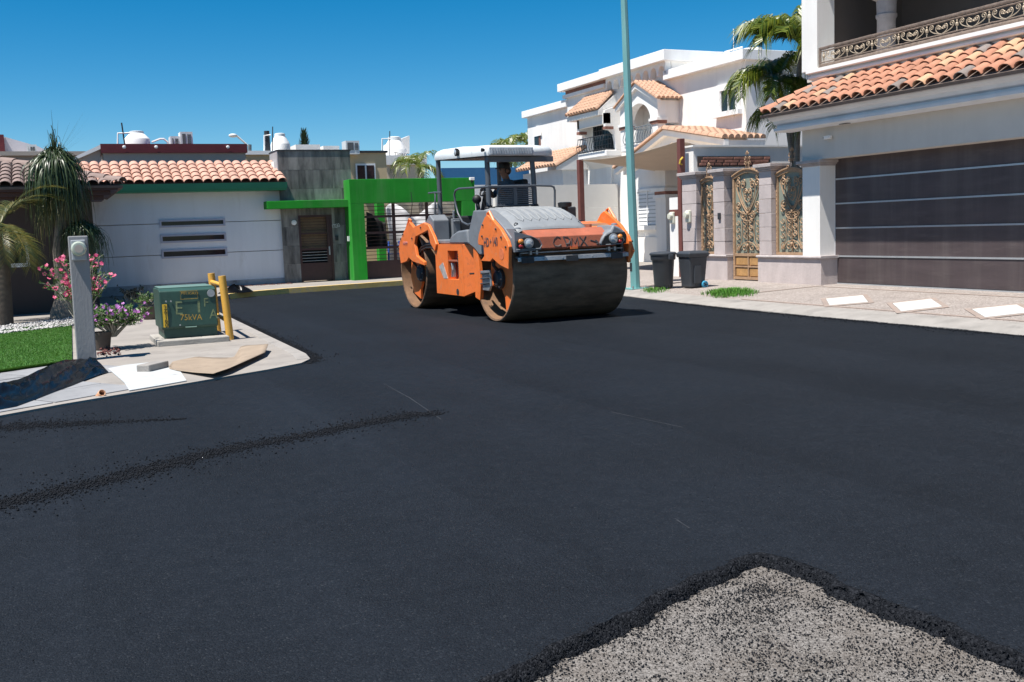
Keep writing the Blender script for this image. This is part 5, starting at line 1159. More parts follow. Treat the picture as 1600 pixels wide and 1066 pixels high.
bx('wall', M_tan2, CH, k0, k1, yc_, yc_+5, .1, kz-.35); bx('parapet', M_whites, CH, k0-.1, k1+.1, yc_-.1, yc_+5, kz-.349, kz)
B().prism([ony(604, 226, 38), ony(640, 212, 38), ony(640, 240, 38), ony(604, 240, 38)], (0, .4, 0)).build('gable_wall', M_white, CH)
LH = thing('low_tan_house', 'tan flat roof with white parapet between maroon band and slate wall', 'house', (6.5, 34, .1))
j0, j1 = ony(384, 240, 34), ony(446, 240, 34); bx('wall', M_tan, LH, j0.x, j1.x, 34, 38, .1, ony(410, 242, 34).z); bx('parapet', M_whites, LH, j0.x-.05, j1.x, 33.9, 38, ony(410, 242, 34).z+.001, ony(410, 236, 34).z)
GN = thing('grey_flat_house', 'grey flat-roofed house behind the weeping-leaved tree', 'house', (-1, 33, .1))
yn = 33; n0, n1, nz = ony(-60, 240, yn).x, ony(128, 240, yn).x, ony(60, 237, yn).z
bx('wall', mat('brown_grey_plaster', (.33, .27, .22), .9, .08, 1.5), GN, n0, n1, yn, yn+6, .1, nz-.12); bx('coping', M_grey, GN, n0, n1+.1, yn-.1, yn+6, nz-.119, nz)
B().prism([ony(4, 213, yn+1), ony(60, 229, yn+1), ony(78, 238, yn+1), ony(4, 238, yn+1)], (0, .4, 0)).build('gable_wall', mat('lilac_white_plaster', (.62, .60, .64), .9, .05, 2), GN)
q = ony(1, 213, yn+.8); bx('corner_trim', M_maroon, GN, q.x-.3, q.x+.08, yn+.8, yn+.99, nz, q.z+.05)
BL = thing('blue_wall', 'blue painted wall rising behind the roller canopy', 'wall', (15, 38, .1))
yb2 = 37.5; e0, e1 = ony(690, 270, yb2), ony(832, 270, yb2); zt2 = ony(760, 262, yb2).z
for X0_, X1_ in ((e0.x, (e0.x+e1.x)/2-.03), ((e0.x+e1.x)/2+.03, e1.x)): bx('wall_panel', M_blue, BL, X0_, X1_, yb2, yb2+.2, .1, zt2)
bx('joint_strip', M_sil, BL, (e0.x+e1.x)/2-.028, (e0.x+e1.x)/2+.028, yb2+.01, yb2+.15, .1, zt2)
PW = bx('white_panel_wall', M_white, None, ony(742, 300, 31).x, ony(790, 300, 31).x, 31, 31.2, .1, ony(760, 289, 31).z); tag(PW, 'short white wall beside the green portal', 'wall')

# ------------------------------------------------------------------ rooftop tanks, coolers, aerials
def tank(label, px0, px1, pyt, pyb, Y, text_=None):
    a, c = ony(px0, pyb, Y), ony(px1, pyb, Y); r = (c.x-a.x)/2; cx = (a.x+c.x)/2; zt_ = ony((px0+px1)/2, pyt, Y).z; h = zt_-a.z
    t_ = thing('water_tank', label, 'water tank', (cx, Y+r, a.z-.3), 'rooftop water tanks')
    z = a.z-.3; P = [(r*.97, z), (r, z+.05)]
    P += [(r, a.z+h*.42), (r*.97, a.z+h*.47), (r*.60, a.z+h*.80), (r*.56, a.z+h*.83)]
    B().lathe(P, (cx, Y+r, 0), 26).build('tank_body', M_whites, t_, smooth=30); B().lathe([(r*.55, a.z+h*.831), (r*.55, a.z+h*.97), (r*.4, zt_), (.02, zt_)], (cx, Y+r, 0), 20).build('lid', M_cool, t_, smooth=30)
    if text_: text('tank_lettering', text_, M_graf, t_, (cx-r*.45, Y-.012, a.z+h*.14), (1, 0, .03), (0, 0, 1), r*.5)
    return t_
tank('white water tank behind the maroon parapet', 196, 237, 203, 226, 31.4)
tank('white water tank above the slate entrance wall', 427, 457, 207, 238, 35.2)
tank('white water tank with dark lettering behind the green portal', 606, 641, 212, 250, 36.6, 'Tinaco')
def cooler(label, px0, px1, pyt, pyb, Y, split=.5):
    a, c = ony(px0, pyb, Y), ony(px1, pyb, Y); zt_ = ony(px0, pyt, Y).z; o = thing('air_conditioner', label, 'air conditioner', ((a.x+c.x)/2, Y, a.z), 'rooftop coolers')
    bx('casing', M_cool, o, a.x, c.x, Y, Y+.5, a.z-.1, zt_); m = a.x+(c.x-a.x)*split
    bx('grille_panel', M_fin, o, a.x+.05, m-.03, Y-.012, Y-.001, a.z+.03, zt_-.06)
    b = B(); n = 5
    for i in range(n):
        for j in range(2): b.box(m+.02+(c.x-m-.06)*j/2, m+.02+(c.x-m-.06)*(j+.8)/2, Y-.014, Y-.001, a.z+.04+(zt_-a.z-.1)*i/n, a.z+.04+(zt_-a.z-.1)*(i+.75)/n)
    b.build('grille', M_fin, o)
cooler('small air conditioner left of a taller one on the maroon roof', 267, 282, 213, 227, 31.5, .4)
cooler('taller air conditioner on the maroon roof', 283, 302, 206, 227, 31.4, .5)
cooler('air conditioner on the tan upper storey', 541, 562, 220, 236, 32.6, .62)
cooler('small box cooler on the grey flat roof', 42, 58, 226, 238, 33.2, .3)
def pole(name, label, cat, P, r, m, Y):
    o = B().tube([ony(x, y, Y) for x, y in P], r, 5).build(name, m, None); tag(o, label, cat); return o
pole('vent_piping', 'white vent pipe frame beside the tank on the maroon roof', 'pipe', [(184, 226), (184, 208.5), (204, 208)], .025, M_whites, 31.2)
pole('rod', 'thin dark leaning rod beside the tank on the maroon roof', 'rod', [(195, 226), (190, 192)], .022, M_dk, 31.2)
pole('vent_piping', 'white pipe frame behind the slate entrance wall', 'pipe', [(413, 240), (413, 212), (423, 211)], .025, M_whites, 34.3)
pole('rod', 'thin rod beside the tank above the slate wall', 'rod', [(426, 240), (426, 198)], .018, M_dk, 34.4)
pole('vent_piping', 'white pipe frame beside the lettered tank', 'pipe', [(597, 240), (597, 217), (610, 217)], .025, M_whites, 35.6)
pole('rod', 'thin rod beside the lettered tank', 'rod', [(609, 246), (609, 205)], .018, M_dk, 36.0)
pole('pipe_loop', 'white pipe loop on the maroon roof beside the coolers', 'pipe', [(237, 222), (250, 217), (256, 217), (262, 222), (262, 227)], .03, M_whites, 31.6)
v = ony(418, 212, 34.3); vp = B().tube([(v.x, 34.4, v.z-1), (v.x, 34.4, v.z+.16)], .09, 10).build('vent_pipe', M_dk, None); tag(vp, 'short dark vent pipe beside the slate wall tank', 'pipe')
sp_ = thing('far_street_lamp', 'distant street lamp with a slanting arm above the roofs', 'street lamp', ony(390, 236, 52))
B().tube([ony(390, 420, 52), ony(390, 226, 52)], .10, 8).build('pole', M_ironb, sp_); B().tube([ony(390, 230, 52), ony(369, 211.5, 52)], .05, 6).build('arm', M_cool, sp_)
B().ball(ony(364, 212, 52), .22, 6, .45).build('lamp_head', M_cool, sp_, smooth=60)
RS = thing('roof_slab_house', 'white low rooftops beyond the slate entrance wall', 'house', (9, 40, .1))
for x0, x1, yt in ((462, 500, 226), (505, 530, 228)):
    a, c = ony(x0, yt, 42), ony(x1, yt, 42); bx('wall', M_white, RS, a.x, c.x, 42, 45, .1, a.z)

# ------------------------------------------------------------------ brown house at the left
YA, yEA = 23.0, 22.0
AH = thing('brown_house', 'shaded brown house with brown tiled hip roof behind the lawn', 'house', (-3, YA, .03))
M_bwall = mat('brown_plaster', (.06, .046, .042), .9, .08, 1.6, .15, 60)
xr = ony(150, 400, YA).x; xcn = ony(192, 288, yEA).x; zEA = ony(100, 291, yEA).z
wa0, wa1 = ony(14, 380, YA), ony(47, 413, YA)
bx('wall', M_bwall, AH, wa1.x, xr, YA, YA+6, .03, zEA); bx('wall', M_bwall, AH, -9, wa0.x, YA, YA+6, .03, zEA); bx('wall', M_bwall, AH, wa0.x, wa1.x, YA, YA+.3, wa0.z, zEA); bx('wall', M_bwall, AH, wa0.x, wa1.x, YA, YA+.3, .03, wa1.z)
wf = B().box(wa0.x, wa1.x, YA-.04, YA+.02, wa1.z-.05, wa1.z+.03).box(wa1.x-.06, wa1.x, YA-.04, YA+.02, wa1.z+.03, wa0.z).build('window_frame', M_frame, AH)
bx('pane', M_glass, wf, wa0.x, wa1.x, YA+.08, YA+.09, wa1.z, wa0.z)
for k in range(7): z = wa1.z+.06+(wa0.z-wa1.z-.06)*k/7; B().prism([(wa0.x, YA+.03, z), (wa0.x, YA+.07, z+.05), (wa0.x, YA+.072, z+.05), (wa0.x, YA+.032, z)], (wa1.x-wa0.x-.06, 0, 0)).build('louvre', M_dk, wf)
for k in range(3): bx('corbel', M_drk, AH, -9, xcn-.10-.13*k, yEA+.06+.2*k, YA+.5, zEA-.09-.09*k, zEA-.001-.09*k)
pit = .27; dep = 4.0
dkA = B().prism([(-9, yEA, zEA), (xcn, yEA, zEA), (xcn-dep, yEA+dep, zEA+pit*dep), (-9, yEA+dep, zEA+pit*dep)], (0, 0, -.05)).build('roof_deck', M_mort, AH)
B().prism([(xcn, yEA, zEA), (xcn, yEA+8, zEA), (xcn-dep, yEA+8, zEA+pit*dep), (xcn-dep, yEA+dep, zEA+pit*dep)], (0, 0, -.05)).build('roof_side', M_tileD, AH)
twA = .225; LA = .36; tmD = tile_mesh('tile', M_tileD, twA, LA, r=twA*.52); slA = math.atan(pit)
for c in range(15):
    x = xcn-.12-c*twA
    for r in range(6):
        yy = r*LA*math.cos(slA)
        if x > xcn-yy-.10: continue
        inst('roof_tile', tmD, dkA, (x, yEA-.03+yy, zEA+.01+pit*yy), (slA, random.gauss(0, .012), random.gauss(0, .01)))
hp = tile_mesh('hip_tile', M_tileD, .26, .42)
for k in range(9):
    d = k*.28; inst('hip_tile', hp, dkA, (xcn-d, yEA+d, zEA+.06+pit*d), (math.atan(pit/math.sqrt(2)), 0, PI/4))
# ------------------------------------------------------------------ street furniture and small things
M_teal = mat('teal_pole_paint', (.16, .36, .36), .5, .14, 2.5, .05, 40, stain=(.25, .37, .36), stain_amt=.42, stain_scale=3, stretch=(1, 1, .3))
lb = onz(993, 451, .09); lt_ = ony(975, 0, lb.y); ln = (lt_.x-lb.x)/(lt_.z-.09)
LP = thing('lamp_post', 'tall tapered teal steel lamp post at the kerb', 'lamp post', (lb.x, lb.y, .085))
hpz = 8.2
B().tube([(lb.x, lb.y, .10), (lb.x+ln*(hpz-.1), lb.y, hpz)], .098, 8, r1=.055).build('pole', M_teal, LP)
bx('base_plate', M_teal, LP, lb.x-.2, lb.x+.2, lb.y-.2, lb.y+.2, .08, .105)
b = B()
for sx in (-1, 1):
    for sy in (-1, 1): b.lathe([(.02, .105), (.02, .15)], (lb.x+sx*.15, lb.y+sy*.15, 0), 6)
b.build('bolts', M_sil, LP)
bx('hand_hole', M_dk, LP, lb.x-.10, lb.x-.085, lb.y-.04, lb.y+.04, .45, .62)
B().tube([(lb.x+ln*8, lb.y, hpz-.05), (lb.x-.6, lb.y, hpz+.35), (lb.x-1.6, lb.y, hpz+.45)], .035, 8).build('arm', M_teal, LP); B().ball((lb.x-1.85, lb.y, hpz+.43), .28, 8, .35).build('lamp_head', M_cool, LP, smooth=60)
M_bin = mat('charcoal_bin_plastic', (.040, .046, .056), .5, .15, 5, .1, 80, stain=(.055, .056, .06), stain_amt=.4)
M_bluew = mat('blue_wheel', (.05, .30, .48), .5, .1, 6)
c = onz(1037, 451, .1); h = ony(1037, 393, c.y).z
t1_ = thing('trash_bin', 'round charcoal rubbish bin with flared rim beside the lamp post', 'trash bin', (c.x, c.y, .1))
r = .225
B().lathe([(r*.80, .14), (r*.82, .15), (r*.98, h-.17), (r*1.0, h-.16)], (c.x, c.y, 0), 26).build('body', M_bin, t1_, smooth=35)
B().lathe([(r*1.05, h-.17), (r*1.10, h-.15), (r*1.12, h-.07), (r*1.2, h-.06), (r*1.2, h-.035), (r*1.08, h-.015), (r*.3, h)], (c.x, c.y, 0), 26).build('lid', M_bin, t1_, smooth=35)
for s in (-1, 1): B().box(c.x-.05, c.x+.05, c.y+s*r*1.2-.04, c.y+s*r*1.2+.04, h-.16, h-.06).build('handle', M_bin, t1_, bevel=.012)
for a in (0, 1.26, 2.5, 3.8, 5.0): B().lathe([(.035, -.015), (.035, .015)], (c.x+r*.7*math.cos(a), c.y+r*.7*math.sin(a), .125), 10, 'y').build('caster', M_blk, t1_)
B().lathe([(r*.84, .15), (r*.84, .16), (r*.7, .165)], (c.x, c.y, 0), 20).build('dolly', M_blk, t1_)
c = onz(1083, 450, .105); h = ony(1083, 392, c.y).z
t2_ = thing('trash_bin', 'square charcoal wheeled bin with a blue wheel', 'trash bin', (c.x, c.y, .1))
def sq(w, d, z, ox=0): return [(c.x+sx*w+ox, c.y+sy*d, z) for sx, sy in ((-1, -1), (1, -1), (1, 1), (-1, 1))]
b = B(); R_ = [sq(.175, .165, .12), sq(.175, .165, .2), sq(.215, .205, h-.10)]
b.add([p for q in R_ for p in q], [(3, 2, 1, 0), (8, 9, 10, 11)] + [(4*j+i, 4*j+(i+1) % 4, 4*j+4+(i+1) % 4, 4*j+4+i) for j in range(2) for i in range(4)]); b.build('body', M_bin, t2_, bevel=.03)
b = B(); R_ = [sq(.23, .22, h-.12), sq(.24, .23, h-.06), sq(.24, .23, h-.04), sq(.19, .17, h)]
b.add([p for q in R_ for p in q], [(3, 2, 1, 0), (12, 13, 14, 15)] + [(4*j+i, 4*j+(i+1) % 4, 4*j+4+(i+1) % 4, 4*j+4+i) for j in range(3) for i in range(4)]); b.build('lid', M_bin, t2_, bevel=.012)
bx('front_panel', M_bin, t2_, c.x-.10, c.x+.06, c.y-.205, c.y-.17, .2, h-.28, bevel=.01)
bx('handle', M_bin, t2_, c.x+.24, c.x+.30, c.y-.17, c.y+.17, h-.085, h-.055, bevel=.008)
for s in (-1, 1):
    wv = B().lathe([(.062, -.025), (.07, -.02), (.07, .02), (.062, .025)], (c.x+.135, c.y+s*.205, .175), 18, 'y').build('wheel', M_bluew, t2_)
    b = B()
    for k in range(5): a = 2*PI*k/5; b.tube([(c.x+.135, c.y+s*.232, .175), (c.x+.135+.055*math.cos(a), c.y+s*.232, .175+.055*math.sin(a))], .008, 5)
    b.build('wheel_spoke', M_blk, wv)

# concrete meter post
M_pc = mat('post_concrete', (.25, .25, .255), .9, .14, 2, .3, 50, stain=(.17, .17, .175), stain_amt=.42, stain_scale=4, stretch=(1, 1, .35))
p0, p1 = onz(121, 566, ZL), onz(151, 562, ZL); yP = (p0.y+p1.y)/2; zP = ony(118, 369, yP).z
dxp = ony(106, 369, yP).x - p0.x                       # the post leans slightly
PO = thing('meter_pillar', 'leaning grey concrete post carrying a round electric meter', 'post', (p0.x+.13, yP+.12, ZL))
b = B(); w_ = p1.x-p0.x
b.add([(p0.x, yP, ZL-.05), (p1.x, yP, ZL-.05), (p1.x, yP+.2, ZL-.05), (p0.x, yP+.2, ZL-.05), (p0.x+dxp, yP, zP), (p1.x+dxp, yP, zP), (p1.x+dxp, yP+.2, zP), (p0.x+dxp, yP+.2, zP)], [(3, 2, 1, 0), (4, 5, 6, 7), (0, 1, 5, 4), (1, 2, 6, 5), (2, 3, 7, 6), (3, 0, 4, 7)])
b.build('post', M_pc, PO, bevel=.012)
a, c = z2(390, 55), z2(482, 165); m0, m1 = ony(*a, yP), ony(*c, yP)
mb_ = B().box(m0.x, m1.x, yP-.07, yP-.001, m1.z, m0.z).build('meter_box', mat('meter_box_grey', (.30, .32, .34), .5, .12, 5), PO, bevel=.012)
mc = ony(*z2(437, 102), yP-.1); B().lathe([(.088, -.071), (.088, -.10), (.082, -.14), (.070, -.16), (.02, -.165)], (mc.x, yP, mc.z), 22, 'y').build('meter_dome', mat('meter_glass', (.42, .46, .38), .15, .1, 6, spec=.8), mb_, smooth=35)
B().lathe([(.048, -.1655), (.048, -.168)], (mc.x, yP, mc.z), 18, 'y').build('meter_face', M_grey, mb_)

# transformer on its pad, with yellow guard rail
M_tr = mat('transformer_green', (.022, .062, .046), .5, .25, 3, .08, 50, stain=(.045, .09, .07), stain_amt=.42, stain_scale=4)
M_trt = mat('transformer_lit_green', (.12, .20, .17), .5, .1, 3)  # lighter copy of the cabinet green: sun on the lid put into the colour
M_yel = mat('yellow_rail_paint', (.66, .36, .06), .5, .10, 4, .05, 40, stain=(.5, .36, .15), stain_amt=.3)
M_st = mat('stencil_paint', (.16, .20, .10), .7, .5, 25); M_sty = mat('orange_stencil', (.40, .25, .04), .7, .2, 20)
a0, a1 = onz(*z7(105, 672), ZL), onz(*z7(755, 608), ZL)
padz = ZL+.075; yPd = (a0.y+a1.y)/2
pad = bx('concrete_pad', mat('pad_concrete', (.33, .31, .28), .92, .2, 4, .5, 40, stain=(.18, .17, .16), stain_amt=.42, stain_scale=5), None, a0.x, a1.x, yPd, yPd+1.15, ZL-.05, padz, bevel=.012); tag(pad, 'low concrete pad under the green transformer', 'pad')
f0, f1 = onz(*z7(158, 600), padz), onz(*z7(660, 550), padz); yT_ = (f0.y+f1.y)/2; zTT = ony(*z7(380, 138), yT_).z
TRF = thing('transformer_box', 'green pad-mounted transformer cabinet marked 75kVA with a sloping lid', 'transformer', ((f0.x+f1.x)/2, yT_+.4, padz))
zsk = ony(*z7(400, 488), yT_).z
bx('skirt', M_tr, TRF, f0.x+.02, f1.x-.02, yT_+.03, yT_+.85, padz, zsk+.01, bevel=.01)
x0_, x1_ = ony(*z7(108, 152), yT_).x, ony(*z7(632, 128), yT_).x
b = B().prism([(x0_, yT_, zsk), (x0_, yT_-.02, zsk+.02), (x0_, yT_, zTT), (x0_, yT_+.12, zTT+.03), (x0_, yT_+.85, zTT+.02), (x0_, yT_+.85, zsk)], (x1_-x0_, 0, 0)); tb = b.build('cabinet', M_tr, TRF, bevel=.018)
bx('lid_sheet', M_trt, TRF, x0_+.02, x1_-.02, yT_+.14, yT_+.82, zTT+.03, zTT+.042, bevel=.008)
def tt(s, zx, zy, size, m, sx=1., al='LEFT'):
    v = ony(*z7(zx, zy), yT_-.018); t = (v.z-zsk)/(zTT-zsk)
    return text('stencil_lettering', s, m, tb, (v.x, yT_-.0215+.02*max(0, min(1, t)), v.z), (1, 0, -.05), (.04, .028, 1), size, .0005, al, sx)
tt('75kVA', 305, 418, .115, M_sty, .92); tt('E', 255, 365, .26, M_st, .85); tt('1', 425, 348, .24, M_st, 1.3); tt('F', 520, 292, .17, M_st, .9); tt('A', 575, 402, .19, M_st, .9); tt('PELIGRO', 315, 182, .055, M_sty, 1.05)
v0, v1 = ony(*z7(140, 272), yT_-.02), ony(*z7(188, 482), yT_-.02)
ylb = bx('number_plate', mat('yellow_label', (.72, .45, .03), .5, .05, 8), tb, v0.x-.005, v1.x+.012, yT_-.030, yT_-.0215, v1.z, v0.z)
for k, d in enumerate('26160'): text('number_digit', d, M_blk, ylb, (v0.x+.012, yT_-.0325, v0.z-.075-k*(v0.z-v1.z-.015)/5), (1, 0, 0), (0, 0, 1), .088, .001)
v0, v1 = ony(*z7(305, 150), yT_-.02), ony(*z7(468, 215), yT_-.02)
B().tube([(v0.x, yT_-.012, v0.z), (v1.x, yT_-.012, v0.z-.005), (v1.x, yT_-.014, v1.z), (v0.x, yT_-.014, v1.z)], .004, 4, closed=True).build('warning_frame', M_sty, tb)
v = ony(*z7(590, 168), yT_-.02); B().lathe([(.052, -.012), (.05, -.020)], (v.x, yT_, v.z), 20, 'y').build('round_disc', M_sil, tb)
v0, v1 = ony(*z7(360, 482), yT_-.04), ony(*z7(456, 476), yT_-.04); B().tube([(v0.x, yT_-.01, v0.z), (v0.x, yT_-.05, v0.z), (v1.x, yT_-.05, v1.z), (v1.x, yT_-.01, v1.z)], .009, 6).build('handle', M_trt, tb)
for zx, zy in ((175, 245), (220, 243), (305, 463)):
    v = ony(*z7(zx, zy), yT_-.02); B().lathe([(.012, -.012), (.010, -.026)], (v.x, yT_, v.z), 8, 'y').build('bolt_head', M_sil, tb)
g = onz(360, 531, ZL); gt = ony(352, 431, g.y).z; ft = onz(331, 427, gt)
YR = thing('guard_rail', 'yellow steel guard rail of two posts beside the green transformer', 'guard rail', (g.x, g.y, ZL))
f_ = Vector((g.x-.02, ft.y, 0))
for q, tl in ((g, -.055), (Vector((ft.x+.03, ft.y, 0)), -.04)):
    B().tube([(q.x, q.y, ZL-.02), (q.x+tl, q.y, gt)], .052, 14).build('post', M_yel, YR, smooth=40)
for z, o in ((gt-.13, -.05), (gt-.62, -.025)): B().tube([(g.x+o, g.y, z), (ft.x+.03+o*.8, ft.y, z)], .03, 10).build('rail', M_yel, YR, smooth=40)

# cardboard, kerb stone, plastic sheet, pipe stub
M_card = mat('cardboard', (.29, .225, .165), .9, .14, 3, .1, 60, stain=(.20, .15, .11), stain_amt=.4, stain_scale=5, grime=.35)
lo = [(205, 866, .015), (280, 882, .02), (430, 900, .03), (610, 912, .055), (750, 865, .065), (900, 800, .06), (1090, 716, .055)]
hi = [(205, 838, .02), (235, 800, .012), (460, 755, .01), (620, 765, .012), (800, 764, .012), (870, 655, .02), (1120, 638, .09)]
LO = [onz(*z7(x, y), ZL+z) for x, y, z in lo]; HI = [onz(*z7(x, y), ZL+z) for x, y, z in hi]
def lerpP(P, u): t = u*(len(P)-1); i = min(int(t), len(P)-2); return P[i].lerp(P[i+1], t-i)
def card(u, v):
    p = lerpP(LO, u).lerp(lerpP(HI, u), v); p.z -= .05*math.sin(PI*v)*math.sin(PI*u)*(1 if u < .8 else .3); p.z = max(p.z, ZL+.006); return p
o = B().grid(card, 28, 10).build('cardboard_sheet', M_card, None, smooth=30, solid=.006); tag(o, 'bent sheet of brown cardboard lying on the kerb corner', 'cardboard')
ks = [onz(*z7(x, y), ZL) for x, y in ((22, 905), (205, 860), (195, 845), (10, 880))]
d1 = (ks[1]-ks[0]); nrm = Vector((-d1.y, d1.x, 0)).normalized()*.16
o = B().prism([ks[0], ks[1], ks[1]+nrm, ks[0]+nrm], (0, 0, .085)).build('concrete_block', M_kerb, None, bevel=.012); tag(o, 'broken grey kerb stone on the white painted patch', 'kerb stone')
M_bag = mat('black_plastic_sheet', (.004, .0042, .005), .24, .3, 4, .15, 7, spec=.08)
top_ = [(0, 868), (100, 850), (190, 812), (270, 770), (350, 742), (430, 738), (520, 733), (560, 760)]; bot_ = [(0, 1002), (90, 985), (200, 945), (300, 905), (400, 868), (480, 835), (560, 805), (603, 792)]
T_ = [onz(*z2(x, y-14), ZL) for x, y in [(-150, 890)]+top_]; O_ = [onz(*z2(x, y), ZL) for x, y in [(-150, 1050)]+bot_]
def bag(u, v):
    p = lerpP(O_, u).lerp(lerpP(T_, u), v); e = min(1, 4*min(v, 1-v))*min(1, 6*(1-u))
    n_ = (1-abs(math.sin(v*7+2.2*math.sin(u*5)+.8)))**1.5 + .6*(1-abs(math.sin(u*9+v*4+1.5*math.sin(v*6))))**2 + .35*(1-abs(math.sin(u*17-v*11)))**2
    p.z = ZL+.012+e*max(.004, .014+.06*n_+random.gauss(0, .004)); p.x += e*random.gauss(0, .006); return p
o = B().grid(bag, 64, 20).build('plastic_sheet', M_bag, None, smooth=35); tag(o, 'crumpled shiny black plastic sheet on the paving slabs', 'plastic sheet')
v = onz(*z2(558, 918), ZL); o = B().tube([(v.x-.015, v.y+.06, ZL-.02), (v.x+.015, v.y-.03, ZL+.03)], .030, 14, caps=False).lathe([(.042, -.02), (.042, .004)], (v.x, v.y+.01, ZL), 14).build('drain_pipe', mat('pvc_orange', (.55, .30, .17), .5, .15, 8), None, smooth=40, solid=.006); tag(o, 'stub of orange drain pipe poking out by the slabs', 'pipe')
M_sbag = M_bag
P_ = [onz(x, y, .125) for x, y in ((345, 461), (362, 462), (392, 459), (382, 452), (360, 453))]; cb = sum(P_, Vector())/5
def sbag(u, v): a = 2*PI*u; return Vector((cb.x+(.42*v)*math.cos(a), cb.y+.30*v*math.sin(a), .128+.14*(1-v*v)*(1+.35*math.sin(3*a+2)+.2*math.sin(7*a))))
o = B().grid(sbag, 24, 7).build('plastic_bag', M_bag, None, smooth=30); tag(o, 'small black plastic bag lying on the far pavement', 'plastic bag')

# ------------------------------------------------------------------ operator on the roller
def figure():
    V = {}; E = []; R_ = {}
    def j(n, p, r, par=None):
        V[n] = p; R_[n] = r
        if par: E.append((par, n))
    j('pelvis', (.0, -.37, 1.74), (.15, .13)); j('waist', (.01, -.37, 1.90), (.14, .115), 'pelvis'); j('chest', (.0, -.37, 2.08), (.165, .125), 'waist'); j('collar', (-.01, -.37, 2.19), (.10, .08), 'chest'); j('neck', (-.025, -.37, 2.25), (.058, .058), 'collar')
    j('jaw', (-.05, -.37, 2.315), (.072, .068), 'neck'); j('face', (-.055, -.37, 2.38), (.092, .078), 'jaw'); j('crown', (-.04, -.37, 2.455), (.080, .072), 'face'); j('nose', (-.155, -.37, 2.365), (.016, .016), 'face')
    for s, k in ((-1, 'a'), (1, 'b')):
        hy = sw1.y+s*.15; hz = sw1.z+.03
        j('sh'+k, (.0, -.37+s*.18, 2.155), (.075, .07), 'chest'); j('el'+k, (-.16, -.37+s*.27, 1.96), (.052, .05), 'sh'+k); j('wr'+k, (sw1.x+.14, hy+.02*s, hz+.0), (.033, .03), 'el'+k); j('pa'+k, (sw1.x+.06, hy, hz+.025), (.040, .020), 'wr'+k)
        for f in range(4):
            fy = hy+(f-1.5)*.021; j('k%d' % f+k, (sw1.x+.01, fy, hz+.03), (.009, .009), 'pa'+k); j('t%d' % f+k, (sw1.x-.022, fy, hz-.005-.004*abs(f-1.5)), (.0085, .0085), 'k%d' % f+k)
        j('th'+k, (sw1.x+.04, hy-s*.045, hz+.0), (.010, .010), 'pa'+k); j('ti'+k, (sw1.x+.005, hy-s*.055, hz-.01), (.009, .009), 'th'+k)
        j('hi'+k, (-.06, -.37+s*.10, 1.72), (.095, .09), 'pelvis'); j('kn'+k, (-.44, -.37+s*.13, 1.70), (.065, .065), 'hi'+k); j('an'+k, (-.47, -.37+s*.13, 1.34), (.042, .042), 'kn'+k); j('to'+k, (-.64, -.37+s*.14, 1.305), (.042, .034), 'an'+k)
    names = list(V); me = bpy.data.meshes.new('person'); me.from_pydata([Vector(V[n]) for n in names], [(names.index(a), names.index(c)) for a, c in E], [])
    ob = bpy.data.objects.new('person_tmp', me); COL.objects.link(ob); md = ob.modifiers.new('skin', 'SKIN'); md.use_smooth_shade = True
    sv = me.skin_vertices[0].data
    for i, n in enumerate(names): sv[i].radius = R_[n]; sv[i].use_root = (n == 'pelvis')
    sb_ = ob.modifiers.new('s', 'SUBSURF'); sb_.levels = 2; sb_.render_levels = 2
    bpy.context.view_layer.update(); out = bpy.data.meshes.new_from_object(ob.evaluated_get(bpy.context.evaluated_depsgraph_get())); bpy.data.objects.remove(ob)
    skin = mat('brown_skin', (.22, .11, .07), .55, .1, 9); shirt = mat('grey_shirt', (.06, .075, .095), .9, .15, 8, .3, 90); jean = mat('dark_trousers', (.02, .025, .04), .9, .15, 8); shoe = M_blk
    for m in (shirt, skin, jean, shoe): out.materials.append(m)
    for pg in out.polygons:
        c = pg.center; i = 0
        if c.z > 2.235: i = 1
        elif c.x < sw1.x+.30 and c.z > 1.85: i = 1
        elif c.z < 1.36 : i = 3
        elif c.z < 1.82 and (c.x < -.0 or c.z < 1.78): i = 2
        pg.material_index = i; pg.use_smooth = True
    out.name = 'person'; o = bpy.data.objects.new('person', out); COL.objects.link(o); o.location = RO
    tag(o, 'seated operator in a dark cap and grey shirt gripping the steering wheel', 'person')
    def loc(b, n, m): b.v = [(x+RO.x, y+RO.y, z) for x, y, z in b.v]; return b.build(n, m, o, smooth=60)
    loc(B().lathe([(.098, 2.405), (.102, 2.43), (.095, 2.49), (.06, 2.53), (.01, 2.54)], (-.045, -.37, 0), 20), 'cap', M_blk)
    loc(B().prism([(-.12, -.44, 2.42), (-.20, -.41, 2.405), (-.215, -.37, 2.40), (-.20, -.33, 2.405), (-.12, -.30, 2.42)], (0, 0, .012)), 'cap_peak', M_blk)
    for s in (-1, 1):
        loc(B().ball((-.035, -.37+s*.083, 2.365), .026, 5, 1.3), 'ear', skin); loc(B().ball((-.128, -.37+s*.032, 2.385), .010, 5), 'eye', M_blk)
    loc(B().box(-.135, -.120, -.395, -.345, 2.318, 2.325), 'mouth', mat('lip', (.16, .06, .05), .5, .1, 9))
    loc(B().ball((-.02, -.37, 2.375), .092, 8, .9), 'hair', M_blk)
figure()
